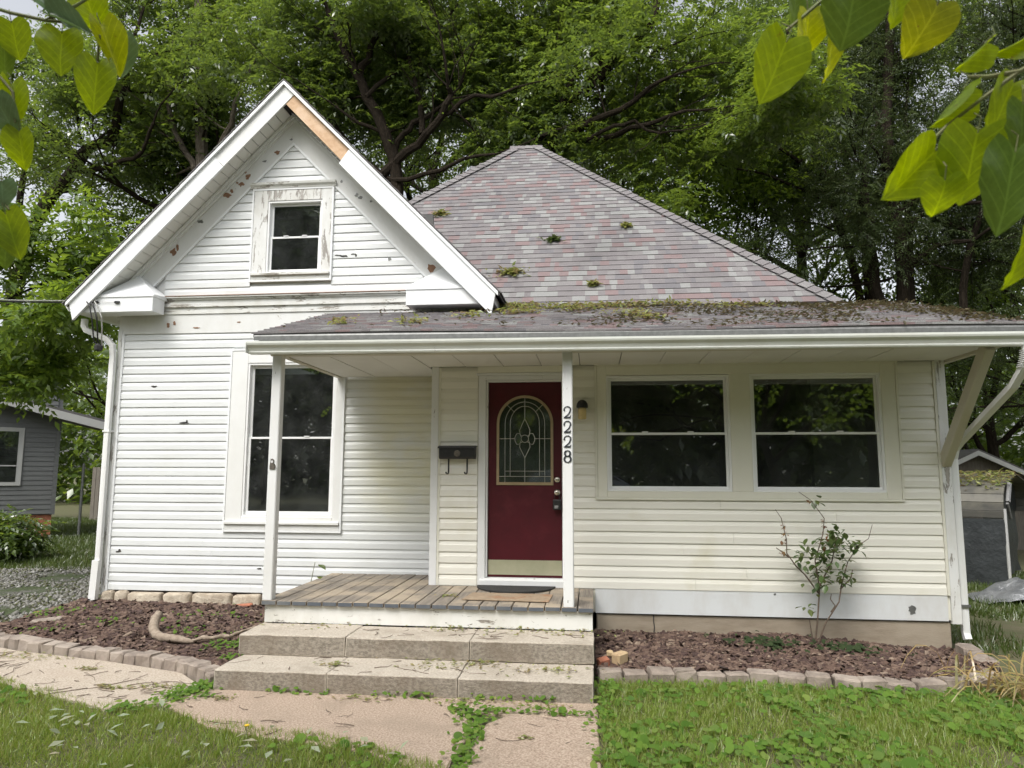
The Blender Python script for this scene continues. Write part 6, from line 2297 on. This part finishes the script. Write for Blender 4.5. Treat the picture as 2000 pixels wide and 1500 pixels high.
# 6 cedar at the right with dark feathery foliage
for sd_, (bx, by, h_), lab in ((16, (12.6, 19.5, 16.0), 'tall dark feathery cedar nearest the right edge'),):
    t = Tree(sd_)
    for dx in ((-.4, .45) if sd_ == 6 else (0,)):
        t.trunk([(bx + dx, by, -1.2), (bx + dx * 1.2, by, h_ * .45), (bx + dx * .6, by, h_)], [.23, .17, .06])
    for k in range(58):
        f = t.r.uniform(.2, 1)
        a = t.r.uniform(0, 6.28)
        t.limb((bx, by, h_ * f), (math.cos(a), math.sin(a), .12), (1 - f * .55) * 3.0, .045, 1, up=.02, spread=.5, sides=4)
    t.finish('cedar_tree', lab, (bx, by, -1), M['bark'], M['leaf_cedar'], 6, SPR_CED, .34, (.9, 1.5), group=G, droop=.5, keep=clear_house)
# 7 bright young tree low behind the right hip
for sd_, (bx, by, h_), lab, mt in ((7, (3.9, 23.0, 4.6), 'bright yellow-green young tree showing above the right hip', 'leaf_lite'), (8, (15.5, 30.0, 4.0), 'bright green tree behind the dark garage', 'leaf_lite'), (9, (-16.5, 26.0, 5.0), 'sunny light green tree behind the neighbour house roof', 'leaf_lite'), (10, (-11.5, 27.5, 4.4), 'light green tree filling the gap above the board fence', 'leaf_lite'),
                                   (11, (-13.2, 22.5, 10.5), 'mid green tree rising behind the neighbour house', 'leaf_mid'), (12, (1.8, 26.0, 12.5), 'tall tree farther back between the roof peak and the slender pair', 'leaf_deep'), (13, (-6.0, 26.0, 13.0), 'tall tree far behind the gable peak', 'leaf_deep'), (14, (7.8, 27.0, 12.5), 'far tree behind the slender twin-stemmed one', 'leaf_mid'), (15, (14.0, 24.0, 11.5), 'dense green tree behind the cedars', 'leaf_deep'),
                                   (17, (-8.8, 23.0, 2.2), 'low dark tree in the gap beside the left corner', 'leaf_deep')):
    t = Tree(sd_)
    t.trunk([(bx, by, -1.2), (bx + .1, by, h_ * .5), (bx, by, h_)], [.24, .2, .16])
    for k in range(6 if h_ < 8 else 11):
        a = k * 1.05 + t.r.random()
        t.limb((bx, by, h_ * t.r.uniform(.45 if h_ < 8 else .35, 1)), (math.cos(a), math.sin(a), .55), 2.8, .12, 2)
    for k in range(2):
        t.limb((bx, by, h_), (t.r.gauss(0, .3), t.r.gauss(0, .3), 1), 3.0, .14, 3)
    t.finish('leafy_tree', lab, (bx, by, -1), M['bark'], M[mt], 3, SPR_BIG, .62, (.7, 1.1), group=G, keep=clear_house)

# bright leafy boughs reaching in at the left edge, in front of the neighbour house
t = Tree(30)
t.trunk([(-9.9, 9.6, 0), (-9.8, 9.5, 2.2), (-9.4, 9.3, 3.6)], [.07, .06, .05])
for a, b, L_ in (((-9.4, 9.3, 3.6), (1, -.1, .22), 1.5), ((-9.5, 9.35, 3.3), (1, -.2, -.05), 1.3), ((-9.6, 9.4, 2.9), (1, .1, .0), .9), ((-9.4, 9.3, 3.6), (.4, -.1, .8), 1.0)):
    t.limb(a, b, L_, .035, 2, up=0, spread=.45, sides=4)
t.finish('maple_sapling', 'bright green leafy sapling beside the left eave', (-9.9, 9.6, 0), M['bark'], M['leaf_lite'], 5, SPR, .2, (.7, 1.0), keep=clear_house, droop=.6)
for bx, by, n_, r_, hh, lab in ((-11.2, 12.6, 900, .8, .8, 'dark shrub below the neighbour house window'), (-15.2, 16.0, 600, .8, .55, 'dark hedge shrub against the orange block foundation'), (5.0, 13.6, 450, .6, .6, 'dark weedy shrub before the carport sheet')):
    e = empty('shrub', (bx, by, ground_h(bx, by)))
    tag(e, lab, 'shrub')
    m = MB()
    for k in range(7):
        a = k * .9
        m.tube([(bx, by, ground_h(bx, by) - .03), (bx + .3 * math.cos(a) * r_, by + .3 * math.sin(a) * r_, hh * .5), (bx + .8 * math.cos(a) * r_, by + .8 * math.sin(a) * r_, hh)], [.02, .014, .006], 5)
    m.build('stem', M['bark'], e)
    d = RNG.normal(0, 1, (n_, 3))
    d /= np.linalg.norm(d, axis=1)[:, None]
    pos = np.array([bx, by, ground_h(bx, by) + hh * .55]) + d * np.array([r_, r_, hh * .6]) * (RNG.random((n_, 1)) ** .4)
    pos[:, 2] = np.maximum(pos[:, 2], ground_h(bx, by) + .05)
    V, F = scatter(SPR[1][0], SPR[1][1], pos, rotmats(RNG.uniform(0, 6.28, n_), np.abs(RNG.normal(.2, .4, n_)), RNG.uniform(0, 6.28, n_)), RNG.uniform(.6, 1.0, n_))
    big('foliage', V, F, M['leaf_deep'], e)['kind'] = 'stuff'

# far wood that closes the view
n_ = 15000
x = RNG.uniform(-42, 42, n_)
y = RNG.uniform(33, 46, n_)
top = 9 + 3.5 * np.array([noise.noise((a * .15, 0, 7)) for a in x]) + 1.5 * np.array([noise.noise((a * .6, 3, 7)) for a in x])
zz = -1.2 + (top + 1.2) * RNG.random(n_) ** .8
V, F = scatter(SPR_BIG[0][0], SPR_BIG[0][1], np.stack([x, y, zz], 1), rotmats(RNG.uniform(0, 6.28, n_), np.abs(RNG.normal(.2, .4, n_)), RNG.uniform(0, 6.28, n_)), RNG.uniform(2.0, 3.2, n_))
stuff(tag(big('woodland', V, F, M['leaf_mid']), 'distant wood closing the view behind all the trees', 'woodland'))
NTRI += len(F)

n_ = 16000
x = RNG.uniform(-60, 60, n_)
y = RNG.uniform(-48, -34, n_)
zz = 15 * RNG.random(n_) ** .9
V, F = scatter(SPR_BIG[0][0], SPR_BIG[0][1], np.stack([x, y, zz], 1), rotmats(RNG.uniform(0, 6.28, n_), np.abs(RNG.normal(.2, .4, n_)), RNG.uniform(0, 6.28, n_)), RNG.uniform(4.0, 6.0, n_))
stuff(tag(big('woodland', V, F, M['leaf_deep']), 'dark wood across the street, seen only mirrored in the panes', 'woodland'))
# trees across the street, mirrored in the window panes
for k, (bx, by, h_) in enumerate(((-9, -21, 5.5), (-1.5, -24, 6), (6.5, -22, 5.5), (14, -23, 6), (-17, -20, 12.5))):
    t = Tree(60 + k)
    t.trunk([(bx, by, -.1), (bx + .2, by, h_ * .5), (bx, by, h_)], [.35, .3, .25])
    for j in range(7 if h_ < 10 else 16):
        a = j * .9 + t.r.random()
        t.limb((bx, by, h_ * t.r.uniform(.5, 1)), (math.cos(a), math.sin(a), .6), 3.4, .14, 2)
    t.finish('street_tree', ('leftmost', 'left of centre', 'right of centre', 'rightmost', 'farthest left')[k] + ' street tree mirrored in the window panes', (bx, by, 0), M['bark'], M['leaf_mid'], 9, SPR_BIG, .8, (1.6, 2.4), group='trees across the street')

# parked car behind the camera, mirrored in the wide panes
M['car_paint'] = surf('car_paint', (.10, .11, .12), (.09, .10, .11), 3, .18, metal=.6)
M['tyre'] = surf('tyre', (.015, .015, .015), rough=.85)
M['lamp_glass'] = surf('lamp_glass', (.7, .7, .68), rough=.15)
car = empty('parked_car', (.2, -5.6, 0))
tag(car, 'dark grey parked car mirrored in the left of the wide windows', 'car')
cx0, cy0, cy1 = -2.1, -6.5, -4.7


def loft(sections, mat, name, parent, smooth=True):
    m_ = MB()
    n_ = len(sections[0])
    vs_ = [p for s_ in sections for p in s_]
    fs_ = []
    for i_ in range(len(sections) - 1):
        for j_ in range(n_):
            fs_.append((i_ * n_ + j_, i_ * n_ + (j_ + 1) % n_, (i_ + 1) * n_ + (j_ + 1) % n_, (i_ + 1) * n_ + j_))
    fs_ += [tuple(range(n_ - 1, -1, -1)), tuple(range((len(sections) - 1) * n_, len(sections) * n_))]
    m_.add(vs_, fs_)
    return m_.build(name, mat, parent, smooth=False)


def car_sec(x, zb_, zt__, w0, w1):
    yc = (cy0 + cy1) / 2
    return [(x, yc - w0, zb_), (x, yc - w0 - .03, (zb_ + zt__) / 2), (x, yc - w1, zt__ - .03), (x, yc - w1 + .1, zt__), (x, yc + w1 - .1, zt__), (x, yc + w1, zt__ - .03), (x, yc + w0 + .03, (zb_ + zt__) / 2), (x, yc + w0, zb_)]


loft([car_sec(cx0 + a, b, c, d, e) for a, b, c, d, e in ((0, .5, .95, .75, .7), (.15, .35, 1.08, .86, .82), (1.2, .3, 1.12, .88, .84), (3.2, .3, 1.12, .88, .84), (4.2, .32, 1.03, .87, .8), (4.7, .38, .88, .8, .7), (4.82, .5, .72, .72, .65))], M['car_paint'], 'body', car)
cab = loft([car_sec(cx0 + a, 1.1, c, .82, e) for a, c, e in ((.12, 1.2, .72), (.5, 1.66, .62), (1.2, 1.76, .62), (2.3, 1.74, .62), (2.75, 1.6, .64), (3.5, 1.13, .74))], M['car_paint'], 'cabin', car)
for s_ in (-1, 1):
    yc = (cy0 + cy1) / 2
    q = lambda x, z, k: (cx0 + x, yc + s_ * (.83 - (z - 1.1) / .65 * .19 + .008), z)
    for (pa, pb) in (((.5, .62), (1.25, 1.3)), ((1.35, 1.35), (2.25, 2.25)), ((2.33, 2.33), (2.68, 3.15))):
        m = MB()
        m.add([q(pa[0], 1.17, 0), q(pb[1], 1.17, 0), q(pb[0], 1.62, 0), q(pa[1], 1.62, 0)], [(0, 1, 2, 3)])
        m.build('window', M['black'], cab)
    for wx in (.95, 3.85):
        m = MB()
        m.lathe((cx0 + wx, yc + s_ * .80, .34), [(.20, -.1), (.33, -.1), (.35, -.06), (.35, .06), (.33, .1), (.20, .1)], 20, axis='y')
        w_ = m.build('wheel', M['tyre'], car)
        MB().lathe((cx0 + wx, yc + s_ * .80, .34), [(.2, -.09), (.21, .09), (.05, .11)] if s_ < 0 else [(.05, -.11), (.21, -.09), (.2, .09)], 16, axis='y').build('rim', M['chrome'], w_)
    MB().box(cx0 + 4.6, cx0 + 4.78, yc + s_ * .62 - .12, yc + s_ * .62 + .12, .72, .84).build('headlight', M['lamp_glass'], car, bevel=.02)
m = MB()
yc = (cy0 + cy1) / 2
m.add([(cx0 + 2.80, yc - .6, 1.58), (cx0 + 2.80, yc + .6, 1.58), (cx0 + 3.46, yc + .7, 1.165), (cx0 + 3.46, yc - .7, 1.165)], [(0, 1, 2, 3)])
m.build('windscreen', M['black'], cab)

# ================================================================== REDBUD BOUGHS IN FRONT OF THE CAMERA


def heart(seed=0, fold=.25, curl=.2, n=11):
    """heart-shaped leaf, 1 long, base at the origin, tip along -Y; folded on the midrib and curled"""
    rows = []
    r_ = random.Random(seed)
    for j in range(n):
        t = j / (n - 1)
        y = .14 - 1.14 * t
        w = .56 * math.sin(math.pi * min(1, (t * .94 + .06) ** .70)) ** .72 if t < .97 else .0
        if t == 0:
            w = .34
        rows.append((y, w))
    V, F = [], []
    m_ = 7
    for j, (y, w) in enumerate(rows):
        for i in range(m_):
            u = -1 + 2 * i / (m_ - 1)
            x = u * w
            yy = y
            if j < 3:                        # notch of the heart
                yy -= (1 - abs(u)) ** 1.5 * (.14 - .05 * j) * 1.1
            z = fold * abs(u) * w - curl * (y ** 2) + .02 * math.sin(7 * yy + 3 * u + seed) + .035 * r_.uniform(-1, 1) * abs(u)
            V.append((x, yy, z))
    for j in range(n - 1):
        for i in range(m_ - 1):
            F.append((j * m_ + i, j * m_ + i + 1, (j + 1) * m_ + i + 1, (j + 1) * m_ + i))
    return V, F


HEARTS = [heart(i, f, c) for i, (f, c) in enumerate(((.12, .12), (.35, .25), (.7, .1), (.05, .4), (.2, -.15)))]


def cam_pt(u, v, d):
    """a point d metres in front of the camera position, written as a place in the garden"""
    a, b = (u - 1000) / 1400, -(v - 750) / 1400
    return CAM + (_fw + _rt * a + _up * b) * d


def bough(label, leaves, twigs, d0):
    bb = empty('redbud_bough', cam_pt(*twigs[0][0]))
    tag(bb, label, 'branch')
    for tw in twigs:
        pts = [cam_pt(*p) for p in tw]
        MB().tube(pts, [.004 * (1 - .6 * i / len(pts)) + .0006 for i in range(len(pts))], 6).build('twig', M['green_stem'], bb)
    for (u, v, L_, w, tip, kind, mi, dd, turn) in leaves:
        """u,v middle of the leaf; L_,w its length and width in the picture; tip direction in degrees (0 = down, + = to the right)"""
        V, F = HEARTS[kind]
        d = d0 + dd
        px = d / 1400
        size = L_ * px * .85
        ws = (w / L_) * 1.12
        a = R(tip)
        ydir = -(_rt * math.sin(a) - _up * math.cos(a))          # leaf +Y points away from the tip
        xdir = (_rt * math.cos(a) + _up * math.sin(a))
        q = Matrix.Rotation(R(turn), 3, ydir)
        xdir = (q @ xdir).normalized()
        ydir = (Matrix.Rotation(R(12 + 10 * math.sin(u)), 3, xdir) @ ydir).normalized()
        zdir = xdir.cross(ydir)
        c = cam_pt(u, v, d)
        me = bpy.data.meshes.new('leaf')
        wscale = ws / max(.35, abs(math.cos(R(turn))))
        vs = [c + (xdir * (x * wscale) + ydir * (y + .43) + zdir * z) * size for x, y, z in V]
        base = c + ydir * (.43 * size)
        me.from_pydata([tuple(p - base) for p in vs], [], F)
        me.materials.append(M['redbud'][mi])
        me.polygons.foreach_set('use_smooth', [True] * len(F))
        uvl = me.uv_layers.new(name='UVMap')
        for lp in me.loops:
            x, y, z = V[lp.vertex_index]
            uvl.data[lp.index].uv = (x, y)
        o = link('leaf', me, base, bb)
        s_ = MB()
        tgt = base + _up * (.028) + _rt * (.012 * math.sin(v))
        s_.tube([base - ydir * .05 * size, base + ydir * .02, tgt], [.0012, .0011, .0012], 5)
        s_.build('leaf_stalk', M['green_stem'], o)
    return bb


# the redbuds themselves stand beside the camera and shade the yard a little
SPR_RB = [make_sprig(6, .42, .12, .05, .4, 70 + i) for i in range(3)]
for sd_, sx, lab, arms in ((90, 1, 'redbud tree right of the camera whose boughs hang into the view', ([(3.4, .3, 2.3), (2.3, .7, 2.75), (1.2, 1.0, 2.78), (.8, 1.12, 2.72), cam_pt(1720, -60, 1.28)], [(2.3, .7, 2.75), (1.6, .95, 2.5), cam_pt(2080, 90, 1.24)], [(1.6, .95, 2.5), (1.3, 1.0, 2.3), cam_pt(2060, 180, 1.22)])),
                           (91, -1, 'redbud tree left of the camera whose bough hangs into the view', ([(-3.4, .3, 2.3), (-2.7, .9, 2.75), (-2.1, 1.4, 2.8), cam_pt(-60, 0, 1.72)], [(-2.7, .9, 2.75), (-2.2, 1.35, 2.55), cam_pt(-50, 120, 1.72)], [(-3.4, .3, 2.3), (-2.5, 1.1, 2.35), cam_pt(-40, 330, 1.72)]))):
    t = Tree(sd_)
    t.trunk([(3.9 * sx, .2, -.05), (3.75 * sx, .25, 1.2), (3.4 * sx, .3, 2.3)], [.11, .095, .08])
    for a, b, L_ in (((3.4, .3, 2.3), (-.5, .25, .7), 1.5), ((3.4, .3, 2.3), (.4, .5, .7), 1.5), ((3.6, .28, 1.9), (.7, -.3, .6), 1.5), ((3.4, .3, 2.3), (-.3, -.6, .8), 1.5), ((3.4, .3, 2.3), (.0, .1, 1), 1.6)):
        t.limb((a[0] * sx, a[1], a[2]), (b[0] * sx, b[1], b[2]), L_, .055, 2, spread=.6, sides=5)
    for p in arms:
        t.mb.tube(p, [.022 * (1 - .8 * i / (len(p) - 1)) + .0042 for i in range(len(p))], 6)
    t.finish('redbud_tree', lab, (3.9 * sx, .2, 0), M['bark'], M['leaf_lite'], 1, SPR_RB, .28, (.8, 1.15), keep=lambda p: (p[:, 2] > 1.68 + .85 * np.maximum(p[:, 1], 0) + .5) | (p[:, 1] < -.3) | (np.abs(p[:, 0]) > 1.05 * p[:, 1] + .8))
bough('redbud bough with heart-shaped leaves hanging in at the top right', [
    (1518, 130, 150, 108, -18, 0, 0, .02, 12), (1580, 62, 95, 80, 15, 1, 1, .05, 25), (1662, 28, 135, 130, -6, 0, 2, -.05, 5), (1622, 100, 110, 52, 30, 1, 1, .03, 40), (1752, 14, 75, 60, 5, 1, 0, .04, 20),
    (1812, 52, 118, 108, -14, 3, 3, 0, 8), (1556, 14, 70, 55, 8, 1, 2, .1, 30)],
    [[(1720, -60, 1.28), (1660, -25, 1.27), (1600, 5, 1.27), (1560, 40, 1.28), (1535, 60, 1.28)], [(1660, -25, 1.27), (1740, -20, 1.26), (1805, -5, 1.25)]], 1.25)
bough('larger redbud bough with overlapping heart-shaped leaves at the right edge', [
    (1900, 108, 85, 42, -30, 2, 0, .04, 45), (1858, 205, 120, 42, -34, 2, 0, .03, 50), (1790, 335, 145, 108, -38, 1, 0, .02, 15), (1898, 318, 170, 135, -4, 0, 0, 0, -8), (1842, 383, 92, 88, 6, 3, 0, -.02, 0), (1965, 205, 125, 98, -16, 1, 0, .02, 12),
    (1972, 362, 200, 112, -8, 0, 2, -.08, -12), (1995, 505, 130, 70, 0, 1, 0, .0, 20), (1985, 85, 100, 34, -55, 2, 0, .05, 40), (1998, 245, 120, 90, 10, 0, 2, -.05, 10)],
    [[(2080, 90, 1.24), (1990, 140, 1.25), (1915, 195, 1.26), (1850, 245, 1.27), (1805, 290, 1.27)], [(1990, 140, 1.25), (1930, 150, 1.26), (1890, 150, 1.27)], [(2060, 180, 1.22), (1990, 230, 1.23), (1950, 270, 1.24), (1905, 250, 1.25)]], 1.25)
bough('redbud bough with heart-shaped leaves hanging in at the top left', [
    (28, 75, 85, 66, 4, 0, 0, .05, 8), (118, 98, 98, 84, -6, 0, 0, 0, 6), (108, 18, 105, 42, 68, 1, 4, -.02, 30), (186, 165, 115, 62, -8, 1, 0, .02, 25), (214, 92, 115, 46, 26, 2, 1, .03, 35), (178, 22, 80, 62, 20, 1, 0, .05, 20), (132, 45, 95, 36, 78, 2, 4, -.03, 30),
    (24, 205, 110, 36, 4, 2, 0, .05, 40), (40, 290, 92, 52, -4, 1, 0, .03, 15), (8, 225, 90, 60, 20, 1, 4, .0, 10), (4, 375, 60, 55, 0, 0, 4, .0, 10), (22, 455, 110, 62, 14, 0, 0, .02, 20), (8, 120, 70, 40, -10, 1, 2, .08, 20), (240, 105, 90, 36, 10, 1, 4, .08, 40), (10, 480, 100, 50, -10, 1, 2, .05, 20)],
    [[(-60, 0, 1.72), (20, 25, 1.7), (90, 40, 1.7), (150, 45, 1.7), (195, 70, 1.7), (190, 120, 1.71)], [(-50, 120, 1.72), (0, 150, 1.71), (25, 180, 1.71), (30, 240, 1.71)], [(-40, 330, 1.72), (0, 380, 1.71), (18, 410, 1.71)], [(90, 40, 1.7), (150, 10, 1.7), (175, -5, 1.7)]], 1.7)
print('leaf triangles', NTRI, 'objects', len(bpy.data.objects))
